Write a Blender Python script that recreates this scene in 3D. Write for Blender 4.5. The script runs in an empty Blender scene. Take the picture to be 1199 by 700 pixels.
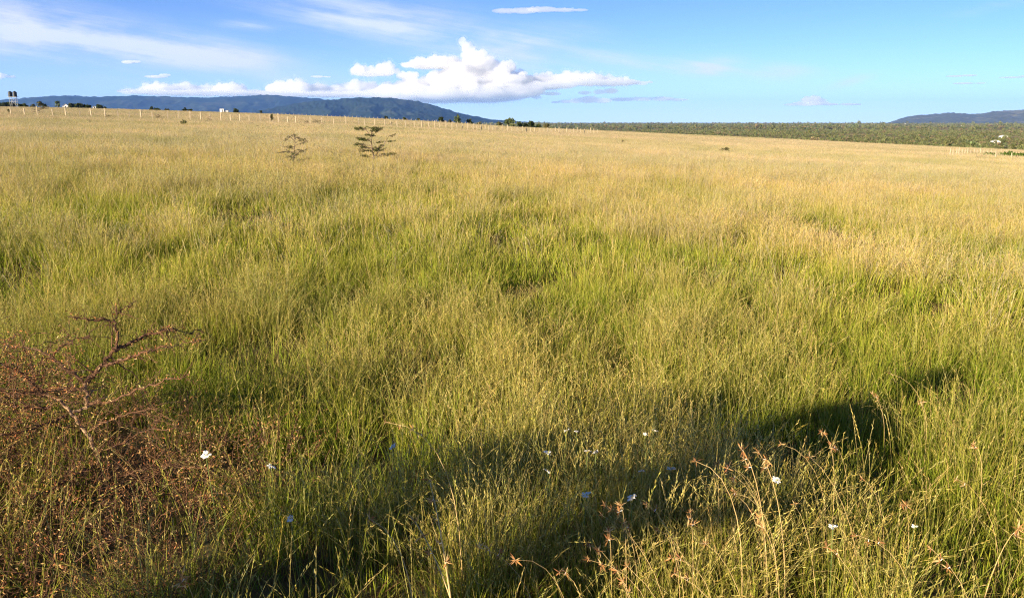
import bpy, bmesh, math, random
import numpy as np

random.seed(7)
RNG = np.random.default_rng(11)
SC = bpy.context.scene
COL = SC.collection
PI = math.pi

# ------------------------------------------------------------------ camera
CAM_H = 1.6
F = 924.0                       # focal length in photograph pixels (1199 wide)
PITCH = math.atan((350 - 143.0) / F)
CP, SP = math.cos(PITCH), math.sin(PITCH)
FH = F / CP


def ray(px, py):
    cx, cy = (px - 599.5) / F, (350.0 - py) / F
    return np.array([cx, CP + cy * SP, -SP + cy * CP])


def at(px, py, depth):
    """The place seen at a photograph pixel, DEPTH metres along the view axis."""
    return np.array([0, 0, CAM_H]) + ray(px, py) * depth


def bearing(px):
    return math.atan2((px - 599.5) / F, CP + (350 - 143.0) / F * SP)


# ------------------------------------------------------------------ noise
def _hash(ix, iy, seed):
    n = (ix.astype(np.int64) * 374761393 + iy.astype(np.int64) * 668265263 + seed * 144665) & 0x7fffffff
    n = ((n ^ (n >> 13)) * 1274126177) & 0x7fffffff
    n = n ^ (n >> 16)
    return (n & 0xffff) / 65535.0


def vnoise(x, y, seed=0):
    x, y = np.asarray(x, float), np.asarray(y, float)
    ix, iy = np.floor(x), np.floor(y)
    fx, fy = x - ix, y - iy
    fx, fy = fx * fx * (3 - 2 * fx), fy * fy * (3 - 2 * fy)
    a, b = _hash(ix, iy, seed), _hash(ix + 1, iy, seed)
    c, d = _hash(ix, iy + 1, seed), _hash(ix + 1, iy + 1, seed)
    return (a * (1 - fx) + b * fx) * (1 - fy) + (c * (1 - fx) + d * fx) * fy


def fbm(x, y, seed=0, octaves=4, gain=0.5):
    s, a, t = 0, 1.0, 0
    for o in range(octaves):
        s = s + a * vnoise(np.asarray(x) * 2 ** o + 17.3 * o, np.asarray(y) * 2 ** o - 9.1 * o, seed + o)
        t += a
        a *= gain
    return s / t


# ------------------------------------------------------------------ terrain
PLAIN = -20.0
_px = np.array([-60, 0, 80, 150, 300, 400, 500, 600, 700, 800, 900, 1000, 1100, 1199, 1270])
_cy = np.array([124, 125, 126.3, 128, 132.8, 137, 142, 148.6, 153, 157.5, 162, 167, 171.5, 176, 179])
_az = [-180, -120, -75] + [math.degrees(bearing(p)) for p in _px] + [75, 120, 180]
_el = []
for p, y in zip(_px, _cy):
    d = ray(p, y)
    _el.append(d[2] / math.hypot(d[0], d[1]))
_el = [0.0, 0.012, 0.022] + _el + [-0.04, -0.02, 0.0]


_kaz = [-180, -60, math.degrees(bearing(0)), math.degrees(bearing(300)), math.degrees(bearing(600)), math.degrees(bearing(1199)), 60, 180]
_kd = [400, 520, 520, 420, 300, 230, 230, 400]
_kk = [1e-4, 1e-4, 1e-4, 1.6e-4, 5e-4, 6e-4, 6e-4, 1e-4]


def crest_d(az_deg):
    return np.interp(az_deg, _kaz, _kd)


def slope_at(az_deg):
    return np.interp(az_deg, _az, _el)


def ground_z(x, y):
    x, y = np.asarray(x, float), np.asarray(y, float)
    r = np.hypot(x, y)
    az = np.degrees(np.arctan2(x, y))
    D = crest_d(az)
    g = slope_at(az) + (CAM_H - 0.45) / D
    s = np.maximum(r - D, 0)
    z = g * r - np.interp(az, _kaz, _kk) * s * s
    k = 3.0
    plain = PLAIN + 2.2 * (fbm(x / 700, y / 700, 5, 3) - 0.5) * np.clip((r - 500) / 600, 0, 1)
    z = plain + k * np.logaddexp(0, np.clip((z - plain) / k, -60, 60))
    z = z + (fbm(x / 2.6, y / 2.6, 3, 3) - 0.5) * 0.14 * np.clip(r / 3, 0, 1) * np.clip(1.2 - r / 300, 0, 1)
    z = z + (vnoise(x / 28, y / 28, 9) - 0.5) * 0.22 * np.clip((r - 6) / 20, 0, 1) * np.clip(1.2 - r / 300, 0, 1)
    return z


def gz(x, y):
    return float(ground_z(np.array([x]), np.array([y]))[0])


def spot(px, r):
    """Ground point on the bearing of photograph column px, r metres out."""
    a = bearing(px)
    x, y = r * math.sin(a), r * math.cos(a)
    return np.array([x, y, gz(x, y)])


def ground_hit(px, py, lift=0.0):
    d = ray(px, py)
    t = np.geomspace(0.5, 700, 2500)
    P_ = np.array([0, 0, CAM_H])[None] + d[None] * t[:, None]
    k = np.nonzero(P_[:, 2] <= ground_z(P_[:, 0], P_[:, 1]) + lift)[0]
    return P_[k[0]] if len(k) else P_[-1]


# ------------------------------------------------------------------ materials
def new_mat(name):
    m = bpy.data.materials.new(name)
    m.use_nodes = True
    nt = m.node_tree
    for n in list(nt.nodes):
        nt.nodes.remove(n)
    out = nt.nodes.new('ShaderNodeOutputMaterial')
    return m, nt, out


def N(nt, typ, **kw):
    n = nt.nodes.new(typ)
    for k, v in kw.items():
        if k in n.inputs and not hasattr(n, k):
            n.inputs[k].default_value = v
        else:
            setattr(n, k, v)
    return n


def ramp(nt, fac, stops):
    r = nt.nodes.new('ShaderNodeValToRGB')
    e = r.color_ramp.elements
    while len(e) < len(stops):
        e.new(0.5)
    for i, (p, c) in enumerate(stops):
        e[i].position = p
        e[i].color = (*c, 1)
    nt.links.new(fac, r.inputs[0])
    return r.outputs[0]


def noise(nt, vec, scale, detail=3.0, rough=0.55):
    n = nt.nodes.new('ShaderNodeTexNoise')
    n.inputs['Scale'].default_value = scale
    n.inputs['Detail'].default_value = detail
    n.inputs['Roughness'].default_value = rough
    if vec is not None:
        nt.links.new(vec, n.inputs['Vector'])
    return n.outputs[0]


def mixc(nt, fac, a, b, mode='MIX'):
    m = nt.nodes.new('ShaderNodeMix')
    m.data_type = 'RGBA'
    m.blend_type = mode
    for sock, v in ((m.inputs[0], fac), (m.inputs[6], a), (m.inputs[7], b)):
        if hasattr(v, 'node'):
            nt.links.new(v, sock)
        elif isinstance(v, (int, float)):
            sock.default_value = v
        else:
            sock.default_value = (*v, 1)
    return m.outputs[2]


def mat_plain(name, stops, scale=4.0, rough=0.8, coords='Object', bump=0.0, detail=4.0):
    m, nt, out = new_mat(name)
    tc = N(nt, 'ShaderNodeTexCoord')
    f = noise(nt, tc.outputs[coords], scale, detail)
    b = N(nt, 'ShaderNodeBsdfPrincipled')
    nt.links.new(ramp(nt, f, stops), b.inputs['Base Color'])
    b.inputs['Roughness'].default_value = rough
    if bump:
        bp = N(nt, 'ShaderNodeBump')
        bp.inputs['Strength'].default_value = bump
        nt.links.new(f, bp.inputs['Height'])
        nt.links.new(bp.outputs[0], b.inputs['Normal'])
    nt.links.new(b.outputs[0], out.inputs[0])
    return m


def mat_leaf(name, attr, tint_a, tint_b, scale=0.3, transl=0.3, gloss=0.0, broad=0.0):
    """Leafy surface: its colour comes from the mesh's Col attribute, varied over the ground."""
    m, nt, out = new_mat(name)
    a = N(nt, 'ShaderNodeAttribute', attribute_name=attr)
    g = N(nt, 'ShaderNodeNewGeometry')
    f = noise(nt, g.outputs['Position'], scale, 4.0, 0.6)
    t = ramp(nt, f, [(0.34, tint_a), (0.66, tint_b)])
    if broad:
        mp = N(nt, 'ShaderNodeMapping')
        mp.inputs['Scale'].default_value = (0.6, 1.5, 1.0)
        nt.links.new(g.outputs['Position'], mp.inputs['Vector'])
        f2 = noise(nt, mp.outputs[0], broad, 5.0, 0.65)
        t = mixc(nt, 1.0, t, ramp(nt, f2, [(0.36, (0.80, 0.86, 0.72)), (0.5, (1, 1, 1)), (0.64, (1.16, 1.08, 1.12))]), 'MULTIPLY')
    c = mixc(nt, 1.0, a.outputs['Color'], t, 'MULTIPLY')
    d = N(nt, 'ShaderNodeBsdfDiffuse')
    tr = N(nt, 'ShaderNodeBsdfTranslucent')
    nt.links.new(c, d.inputs[0])
    nt.links.new(c, tr.inputs[0])
    mx = N(nt, 'ShaderNodeMixShader')
    mx.inputs[0].default_value = transl
    nt.links.new(d.outputs[0], mx.inputs[1])
    nt.links.new(tr.outputs[0], mx.inputs[2])
    last = mx.outputs[0]
    if gloss:
        gl = N(nt, 'ShaderNodeBsdfGlossy')
        gl.inputs['Roughness'].default_value = 0.45
        m2 = N(nt, 'ShaderNodeMixShader')
        m2.inputs[0].default_value = gloss
        nt.links.new(last, m2.inputs[1])
        nt.links.new(gl.outputs[0], m2.inputs[2])
        last = m2.outputs[0]
    nt.links.new(last, out.inputs[0])
    return m


# ------------------------------------------------------------------ mesh building
class MB:
    """Collects geometry (vertices, faces, vertex colours) for ONE mesh object."""

    def __init__(self):
        self.v, self.f, self.c, self.n = [], [], [], 0

    def add(self, verts, faces, col=(1, 1, 1)):
        verts = np.asarray(verts, float).reshape(-1, 3)
        self.v.append(verts)
        self.f.extend([tuple(int(i) + self.n for i in q) for q in faces])
        col = np.asarray(col, float)
        if col.ndim == 1:
            col = np.tile(col, (len(verts), 1))
        self.c.append(col)
        self.n += len(verts)

    def tube(self, pts, radii, sides=6, col=(1, 1, 1), cap=True):
        pts = np.asarray(pts, float)
        n = len(pts)
        radii = np.broadcast_to(np.asarray(radii, float), (n,))
        verts = []
        tan = np.gradient(pts, axis=0)
        up = np.array([0.3, 0.2, 1.0])
        for i in range(n):
            t = tan[i] / (np.linalg.norm(tan[i]) + 1e-12)
            u = np.cross(t, up if abs(t[2]) < 0.9 else np.array([1.0, 0.1, 0]))
            u /= np.linalg.norm(u) + 1e-12
            w = np.cross(t, u)
            for k in range(sides):
                a = 2 * PI * k / sides
                verts.append(pts[i] + radii[i] * (math.cos(a) * u + math.sin(a) * w))
        faces = []
        for i in range(n - 1):
            for k in range(sides):
                a, b = i * sides + k, i * sides + (k + 1) % sides
                faces.append((a, b, b + sides, a + sides))
        if cap:
            faces.append(tuple(range(sides - 1, -1, -1)))
            faces.append(tuple((n - 1) * sides + k for k in range(sides)))
        self.add(verts, faces, col)

    def box(self, c, s, rz=0.0, col=(1, 1, 1)):
        x, y, z = np.asarray(s) / 2
        v = np.array([[i * x, j * y, k * z] for k in (-1, 1) for j in (-1, 1) for i in (-1, 1)])
        ca, sa = math.cos(rz), math.sin(rz)
        v = np.stack([v[:, 0] * ca - v[:, 1] * sa, v[:, 0] * sa + v[:, 1] * ca, v[:, 2]], 1) + np.asarray(c)
        self.add(v, [(0, 2, 3, 1), (4, 5, 7, 6), (0, 1, 5, 4), (2, 6, 7, 3), (0, 4, 6, 2), (1, 3, 7, 5)], col)

    def lathe(self, prof, seg=20, origin=(0, 0, 0), col=(1, 1, 1)):
        v = []
        for r, z in prof:
            for k in range(seg):
                a = 2 * PI * k / seg
                v.append((origin[0] + r * math.cos(a), origin[1] + r * math.sin(a), origin[2] + z))
        f = []
        for i in range(len(prof) - 1):
            for k in range(seg):
                f.append((i * seg + k, i * seg + (k + 1) % seg, (i + 1) * seg + (k + 1) % seg, (i + 1) * seg + k))
        f.append(tuple(range(seg - 1, -1, -1)))
        f.append(tuple((len(prof) - 1) * seg + k for k in range(seg)))
        self.add(v, f, col)

    def mesh(self, name, mat=None, smooth=False):
        me = bpy.data.meshes.new(name)
        v = np.concatenate(self.v) if self.v else np.zeros((0, 3))
        me.from_pydata(v.tolist(), [], self.f)
        if self.n:
            a = me.color_attributes.new('Col', 'FLOAT_COLOR', 'POINT')
            c = np.concatenate(self.c)
            a.data.foreach_set('color', np.concatenate([c, np.ones((len(c), 1))], 1).astype(np.float32).ravel())
        if mat:
            me.materials.append(mat)
        if smooth:
            me.polygons.foreach_set('use_smooth', np.ones(len(me.polygons), bool))
        me.update()
        return me

    def build(self, name, mat, parent=None, smooth=False, loc=None):
        o = bpy.data.objects.new(name, self.mesh(name, mat, smooth))
        COL.objects.link(o)
        if parent is not None:
            o.parent = parent
        if loc is not None:
            o.location = loc
        return o


def tag(o, label=None, cat=None, group=None, kind=None):
    if label:
        o['label'] = label
    if cat:
        o['category'] = cat
    if group:
        o['group'] = group
    if kind:
        o['kind'] = kind
    return o


def empty(name, loc, rz=0.0, label=None, cat=None, group=None):
    o = bpy.data.objects.new(name, None)
    o.empty_display_size = 0.1
    COL.objects.link(o)
    o.location = loc
    o.rotation_euler = (0, 0, rz)
    return tag(o, label, cat, group)


def dup(root, loc, rz=0.0, scale=1.0, label=None):
    r = root.copy()
    COL.objects.link(r)
    r.location = loc
    r.rotation_euler = (0, 0, rz)
    r.scale = (scale,) * 3 if np.isscalar(scale) else scale
    if label:
        r['label'] = label
    for ch in list(root.children):
        c = ch.copy()
        COL.objects.link(c)
        c.parent = r
        for g in list(ch.children):
            d = g.copy()
            COL.objects.link(d)
            d.parent = c
    return r


# ------------------------------------------------------------------ light and sky
SUN_AZ = math.radians(-134.0)            # clockwise from the view direction (+Y): behind and to the left
SUN_EL = math.radians(16.0)
sun_vec = np.array([math.sin(SUN_AZ) * math.cos(SUN_EL), math.cos(SUN_AZ) * math.cos(SUN_EL), math.sin(SUN_EL)])

w = bpy.data.worlds.new('World')
SC.world = w
w.use_nodes = True
nt = w.node_tree
for n_ in list(nt.nodes):
    nt.nodes.remove(n_)
wout = N(nt, 'ShaderNodeOutputWorld')
bg = N(nt, 'ShaderNodeBackground')
SKY_STRENGTH = 0.074
bg.inputs['Strength'].default_value = SKY_STRENGTH
sky = N(nt, 'ShaderNodeTexSky', sky_type='NISHITA', sun_disc=False)
sky.sun_elevation = SUN_EL
sky.sun_rotation = SUN_AZ
sky.altitude = 4000.0
sky.air_density = 0.7
sky.dust_density = 0.1
sky.ozone_density = 5.0
tc = N(nt, 'ShaderNodeTexCoord')
sep = N(nt, 'ShaderNodeSeparateXYZ')
nt.links.new(tc.outputs['Generated'], sep.inputs[0])


def wm(op, a, b=None, c=None):
    m = N(nt, 'ShaderNodeMath', operation=op)
    for i, v in enumerate((a, b, c)):
        if v is None:
            continue
        if hasattr(v, 'node'):
            nt.links.new(v, m.inputs[i])
        else:
            m.inputs[i].default_value = v
    return m.outputs[0]


# high thin cirrus: streaked noise within a few broad patches of sky directions
yy = wm('MAXIMUM', sep.outputs[1], 0.05)
U = wm('DIVIDE', sep.outputs[0], yy)
V = wm('DIVIDE', sep.outputs[2], yy)
comb = N(nt, 'ShaderNodeCombineXYZ')
nt.links.new(wm('MULTIPLY', wm('ADD', U, wm('MULTIPLY', V, 1.6)), 4.2), comb.inputs[0])
nt.links.new(wm('MULTIPLY', wm('SUBTRACT', V, wm('MULTIPLY', U, -0.16)), 44.0), comb.inputs[1])
streak = noise(nt, comb.outputs[0], 1.0, 7.0, 0.62)
comb2 = N(nt, 'ShaderNodeCombineXYZ')
nt.links.new(wm('MULTIPLY', U, 7.0), comb2.inputs[0])
nt.links.new(wm('MULTIPLY', V, 22.0), comb2.inputs[1])
puff = noise(nt, comb2.outputs[0], 1.0, 6.0, 0.6)
patches = [  # photograph px, py, half width, half height, tilt (radians), strength
    (40, 30, 150, 24, 0.13, 1.0), (150, 55, 150, 15, 0.10, 0.75), (250, 66, 90, 17, 0.10, 0.7), (30, 62, 100, 14, 0.05, 0.5),
    (430, 18, 130, 22, 0.14, 0.7), (500, 40, 130, 16, 0.1, 0.5), (610, 48, 70, 12, -0.1, 0.7), (295, 30, 32, 5, 0.05, 0.5),
    (640, 72, 110, 14, 0.05, 0.7), (755, 74, 90, 10, 0.08, 0.75), (832, 79, 30, 9, -0.1, 1.1), (915, 86, 42, 9, 0.0, 0.8),
    (995, 96, 24, 5, -0.25, 0.7), (1165, 8, 40, 5, -0.2, 0.28), (300, 95, 240, 10, 0.0, 0.3)]
fuller = [(15, 22, 70, 17, 0.1, 1.0), (90, 38, 90, 15, 0.12, 1.0), (180, 58, 90, 13, 0.1, 0.85), (265, 66, 60, 12, 0.05, 0.75), (40, 52, 80, 9, 0.05, 0.7), (480, 22, 90, 14, 0.1, 0.5), (590, 58, 90, 12, 0.0, 0.6)]


def spread_of(patches):
    total = None
    for px, py, hw, hh, tilt, st in patches:
        d = ray(px, py)
        u0, v0 = d[0] / d[1], d[2] / d[1]
        du, dv = wm('SUBTRACT', U, u0), wm('SUBTRACT', V, v0)
        a = wm('ADD', wm('MULTIPLY', du, math.cos(tilt)), wm('MULTIPLY', dv, -math.sin(tilt)))
        b = wm('ADD', wm('MULTIPLY', du, math.sin(tilt)), wm('MULTIPLY', dv, math.cos(tilt)))
        q = wm('ADD', wm('POWER', wm('ABSOLUTE', wm('DIVIDE', a, hw / FH)), 2.0), wm('POWER', wm('ABSOLUTE', wm('DIVIDE', b, hh / FH)), 2.0))
        g = wm('MULTIPLY', wm('EXPONENT', wm('MULTIPLY', q, -1.0)), st)
        total = g if total is None else wm('ADD', total, g)
    return total


total = spread_of(patches)
soft = N(nt, 'ShaderNodeMapRange', interpolation_type='SMOOTHSTEP')
nt.links.new(wm('ADD', wm('MULTIPLY', puff, 0.7), wm('MULTIPLY', streak, 0.3)), soft.inputs[0])
soft.inputs[1].default_value, soft.inputs[2].default_value = 0.40, 0.66
fac_full = wm('MINIMUM', wm('MULTIPLY', spread_of(fuller), wm('ADD', wm('MULTIPLY', soft.outputs[0], 0.66), 0.10)), 0.7)
body = wm('ADD', wm('MULTIPLY', streak, 1.0), wm('MULTIPLY', puff, 0.6))
body = N(nt, 'ShaderNodeMapRange', interpolation_type='SMOOTHSTEP')
nt.links.new(wm('ADD', wm('MULTIPLY', streak, 1.0), wm('MULTIPLY', puff, 0.7)), body.inputs[0])
body.inputs[1].default_value, body.inputs[2].default_value = 0.66, 1.10
fac = wm('MINIMUM', wm('MULTIPLY', total, wm('ADD', wm('MULTIPLY', body.outputs[0], 0.92), 0.14)), 0.8)
CIRRUS = (4.1, 4.45, 5.1)
# a pale veil of moist air low over the horizon
veil = wm('MULTIPLY', wm('EXPONENT', wm('MULTIPLY', wm('POWER', wm('DIVIDE', wm('MAXIMUM', V, 0.0), 0.062), 1.5), -1.0)), 0.62)
clear = mixc(nt, veil, mixc(nt, 1.0, sky.outputs[0], (1.12, 1.0, 0.96), 'MULTIPLY'), (4.1, 4.75, 4.95))
nt.links.new(mixc(nt, fac, mixc(nt, fac_full, clear, (3.2, 3.3, 4.0)), CIRRUS), bg.inputs[0])
nt.links.new(bg.outputs[0], wout.inputs[0])

sl = bpy.data.lights.new('sun', 'SUN')
sl.energy = 4.9
sl.angle = math.radians(0.8)
sl.color = (1.0, 0.85, 0.61)
so = bpy.data.objects.new('sun', sl)
COL.objects.link(so)
from mathutils import Vector
so.rotation_euler = Vector(sun_vec).to_track_quat('Z', 'Y').to_euler()
so.location = (0, 0, 60)

cam = bpy.data.cameras.new('camera')
cam.sensor_width = 36.0
cam.lens = 36.0 * F / 1199.0
cam.clip_start = 0.05
cam.clip_end = 90000.0
co = bpy.data.objects.new('camera', cam)
COL.objects.link(co)
co.location = (0, 0, CAM_H)
co.rotation_euler = (PI / 2 - PITCH, 0, 0)
SC.camera = co

# ------------------------------------------------------------------ ground
m, nt, out = new_mat('field_soil')
g = N(nt, 'ShaderNodeNewGeometry')
P = g.outputs['Position']
fine = noise(nt, P, 9.0, 6.0, 0.7)
big = noise(nt, P, 0.045, 4.0, 0.6)
near = ramp(nt, fine, [(0.30, (0.05, 0.035, 0.018)), (0.52, (0.13, 0.095, 0.04)), (0.72, (0.22, 0.165, 0.075))])
far = ramp(nt, noise(nt, P, 0.012, 5.0, 0.65), [(0.35, (0.14, 0.12, 0.06)), (0.55, (0.23, 0.19, 0.095)), (0.7, (0.36, 0.29, 0.17))])
straw = ramp(nt, big, [(0.35, (0.20, 0.16, 0.055)), (0.65, (0.33, 0.24, 0.085))])
ln = N(nt, 'ShaderNodeVectorMath', operation='LENGTH')
nt.links.new(P, ln.inputs[0])


def rng_map(val, a, b):
    mr = N(nt, 'ShaderNodeMapRange')
    nt.links.new(val, mr.inputs[0])
    mr.inputs[1].default_value, mr.inputs[2].default_value = a, b
    return mr.outputs[0]


c1 = mixc(nt, rng_map(ln.outputs['Value'], 20, 80), near, straw)
c2 = mixc(nt, rng_map(ln.outputs['Value'], 330, 460), c1, far)
b = N(nt, 'ShaderNodeBsdfDiffuse')
nt.links.new(c2, b.inputs[0])
bp = N(nt, 'ShaderNodeBump', Strength=0.5)
bp.inputs['Distance'].default_value = 0.03
nt.links.new(fine, bp.inputs['Height'])
nt.links.new(bp.outputs[0], b.inputs['Normal'])
nt.links.new(b.outputs[0], out.inputs[0])
SOIL = m

azs = np.radians(np.concatenate([np.arange(-180, -48, 4.0), np.arange(-48, 48, 0.4), np.arange(48, 180, 4.0)]))
rs = np.concatenate([[0.35], np.geomspace(0.7, 22000, 190)])
A, R = np.meshgrid(azs, rs)
X, Y = R * np.sin(A), R * np.cos(A)
Z = ground_z(X, Y)
na, nr = len(azs), len(rs)
mb = MB()
verts = np.concatenate([np.stack([X, Y, Z], -1).reshape(-1, 3), [[0, 0, gz(0, 0)]]])
faces = []
for i in range(nr - 1):
    for k in range(na):
        k2 = (k + 1) % na
        faces.append((i * na + k, (i + 1) * na + k, (i + 1) * na + k2, i * na + k2))
for k in range(na):
    faces.append((nr * na, k, (k + 1) % na))
mb.add(verts, [f[::-1] for f in faces])
tag(mb.build('ground', SOIL, smooth=True), 'dry grassland soil sloping up to the left and falling away to a bush plain', 'ground', kind='structure')

# ------------------------------------------------------------------ grass


def scatter_group(name, coll):
    ng = bpy.data.node_groups.new(name, 'GeometryNodeTree')
    ng.interface.new_socket(name='Geometry', in_out='INPUT', socket_type='NodeSocketGeometry')
    ng.interface.new_socket(name='Geometry', in_out='OUTPUT', socket_type='NodeSocketGeometry')
    gi, go = ng.nodes.new('NodeGroupInput'), ng.nodes.new('NodeGroupOutput')
    ci = ng.nodes.new('GeometryNodeCollectionInfo')
    ci.inputs['Collection'].default_value = coll
    ci.inputs['Separate Children'].default_value = True
    ci.inputs['Reset Children'].default_value = True
    ip = ng.nodes.new('GeometryNodeInstanceOnPoints')
    ip.inputs['Pick Instance'].default_value = True

    def attr(nm, typ):
        a = ng.nodes.new('GeometryNodeInputNamedAttribute')
        a.data_type = typ
        a.inputs['Name'].default_value = nm
        return a.outputs['Attribute']
    er = ng.nodes.new('FunctionNodeEulerToRotation')
    L = ng.links.new
    L(gi.outputs[0], ip.inputs['Points'])
    L(ci.outputs[0], ip.inputs['Instance'])
    L(attr('idx', 'INT'), ip.inputs['Instance Index'])
    L(attr('rot', 'FLOAT_VECTOR'), er.inputs[0])
    L(er.outputs[0], ip.inputs['Rotation'])
    L(attr('scl', 'FLOAT_VECTOR'), ip.inputs['Scale'])
    L(ip.outputs[0], go.inputs[0])
    return ng


def scatter_object(name, pts, rot, scl, idx, coll):
    me = bpy.data.meshes.new(name)
    me.vertices.add(len(pts))
    me.vertices.foreach_set('co', np.asarray(pts, np.float32).ravel())
    for nm, typ, dat in (('rot', 'FLOAT_VECTOR', rot), ('scl', 'FLOAT_VECTOR', scl)):
        me.attributes.new(nm, typ, 'POINT').data.foreach_set('vector', np.asarray(dat, np.float32).ravel())
    me.attributes.new('idx', 'INT', 'POINT').data.foreach_set('value', np.asarray(idx, np.int32))
    o = bpy.data.objects.new(name, me)
    COL.objects.link(o)
    md = o.modifiers.new('scatter', 'NODES')
    md.node_group = scatter_group(name + '_scatter', coll)
    return o


GREEN = [(0.175, 0.265, 0.019), (0.24, 0.305, 0.026), (0.31, 0.325, 0.034), (0.105, 0.19, 0.018)]
YELLOW = [(0.40, 0.355, 0.068), (0.46, 0.385, 0.115), (0.34, 0.33, 0.054)]
STRAW = [(0.455, 0.375, 0.235), (0.52, 0.435, 0.295), (0.39, 0.31, 0.18)]
STRAW_Y = [(0.47, 0.375, 0.125), (0.53, 0.43, 0.17), (0.40, 0.33, 0.085)]
BROWN = [(0.20, 0.125, 0.06), (0.29, 0.17, 0.085), (0.15, 0.10, 0.055)]


def jitter(c, rng, a=0.16):
    return np.clip(np.array(c) * (1 + rng.uniform(-a, a)) * (1 + rng.uniform(-a / 2, a / 2, 3)), 0.005, 0.8)


def blade(mb, rng, base, h, width, phi, lean, curve, c0, c1, seg=3):
    d = np.array([math.cos(phi), math.sin(phi), 0])
    ps = phi + PI / 2 + rng.uniform(-0.7, 0.7)
    s = np.array([math.cos(ps), math.sin(ps), 0])
    v, cs = [], []
    for i in range(seg + 1):
        t = i / seg
        p = base + d * h * (lean * t + curve * t * t) + np.array([0, 0, h * (t - 0.45 * curve * t * t)])
        wd = width * (1 - t ** 2.2) * 0.5 + 0.0002
        c = np.array(c0) * (1 - t) + np.array(c1) * t
        if i == seg:
            v.append(p)
            cs.append(c)
        else:
            v += [p - s * wd, p + s * wd]
            cs += [c, c]
    f = [(2 * i, 2 * i + 1, 2 * i + 3, 2 * i + 2) for i in range(seg - 1)] + [(2 * seg - 2, 2 * seg - 1, 2 * seg)]
    mb.add(v, f, np.array(cs))


def seed_stem(mb, rng, base, h, width, phi, lean, curve, col, head, seg=4, n_seed=7, wide=1.0):
    """A thin straw stem with a narrow panicle of spikelets along its top."""
    d = np.array([math.cos(phi), math.sin(phi), 0])
    ps = phi + PI / 2 + rng.uniform(-0.8, 0.8)
    s = np.array([math.cos(ps), math.sin(ps), 0])

    def pt(t):
        return base + d * h * (lean * t + curve * t ** 3) + np.array([0, 0, h * (t - 0.5 * curve * t ** 3)])
    v, f = [], []
    for i in range(seg + 1):
        t = i / seg
        wd = width * 0.5 * (1 - 0.5 * t)
        v += [pt(t) - s * wd, pt(t) + s * wd]
    f = [(2 * i, 2 * i + 1, 2 * i + 3, 2 * i + 2) for i in range(seg)]
    mb.add(v, f, col)
    for k in range(n_seed):
        t = 0.72 + 0.28 * (k + 0.5) / n_seed
        p = pt(t)
        tan = pt(min(t + 0.05, 1.05)) - pt(t - 0.02)
        tan /= np.linalg.norm(tan)
        side = np.array([math.cos(a := rng.uniform(0, 2 * PI)), math.sin(a), 0])
        ax = tan * 1.0 + side * rng.uniform(0.08, 0.32)
        ax /= np.linalg.norm(ax)
        L_ = rng.uniform(0.8, 1.3) * head
        ww = np.cross(ax, [math.cos(a + 1), math.sin(a + 1), 0.3])
        ww = ww / (np.linalg.norm(ww) + 1e-9) * L_ * (0.06 + 0.01 * wide)
        mb.add([p, p + ax * L_ * 0.45 + ww, p + ax * L_, p + ax * L_ * 0.45 - ww], [(0, 1, 2, 3)], jitter(col, rng, 0.2))


def tuft(rng, n_green, n_yellow, n_straw, n_brown, radius, wide=1.0, hs=1.0, seg=3, tall=1.0, straw=None):
    """One clump of grass: green leaves low down, yellowing leaves, straw seed stems above, dead brown leaves at the foot."""
    mb = MB()

    def base():
        r, a = radius * math.sqrt(rng.random()), rng.uniform(0, 2 * PI)
        return np.array([r * math.cos(a), r * math.sin(a), -0.03]), a
    for _ in range(n_green):
        b_, a = base()
        c = jitter(GREEN[rng.integers(len(GREEN))], rng)
        tip = c * 0.7 + 0.3 * np.array(YELLOW[0])
        blade(mb, rng, b_, hs * rng.uniform(0.14, 0.34), wide * rng.uniform(0.0028, 0.0058), a + rng.normal(0, 0.8), rng.uniform(0.02, 0.30), rng.uniform(0.0, 0.40), c, tip, seg)
    for _ in range(n_yellow):
        b_, a = base()
        c = jitter(GREEN[rng.integers(3)], rng)
        blade(mb, rng, b_, hs * rng.uniform(0.24, 0.48), wide * rng.uniform(0.0022, 0.0038), a + rng.normal(0, 0.9), rng.uniform(0.0, 0.2), rng.uniform(0.0, 0.25), c, jitter(YELLOW[rng.integers(3)], rng), seg)
    for _ in range(n_straw):
        b_, a = base()
        c = jitter((straw or STRAW_Y)[rng.integers(3)], rng)
        seed_stem(mb, rng, b_, tall * hs * rng.uniform(0.34, 0.70), wide * rng.uniform(0.0014, 0.0022), a + rng.normal(0, 1.0), rng.uniform(0.0, 0.25), rng.uniform(0.0, 0.30), c,
                  (0.017 + 0.0030 * wide), seg, 5 if wide > 2 else 9, wide)
    for _ in range(n_brown):
        b_, a = base()
        c = jitter(BROWN[rng.integers(3)], rng)
        blade(mb, rng, b_, hs * rng.uniform(0.08, 0.28), wide * rng.uniform(0.0025, 0.0045), rng.uniform(0, 2 * PI), rng.uniform(0.2, 1.0), rng.uniform(0.1, 0.9), c, c * 1.25, seg)
    return mb


GRASS = mat_leaf('grass_blades', 'Col', (0.80, 0.86, 0.78), (1.16, 1.10, 1.05), 0.35, 0.33, 0.0, 0.045)
tuft_coll = bpy.data.collections.new('grass_tufts')


def add_tufts(n, **kw):
    ids = []
    for _ in range(n):
        i = len(tuft_coll.objects)
        o = bpy.data.objects.new(f'grass_tuft.{i:03d}', tuft(np.random.default_rng(100 + i), **kw).mesh('grass_tuft', GRASS))
        tuft_coll.objects.link(o)
        ids.append(i)
    return np.array(ids)


T = {}
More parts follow.
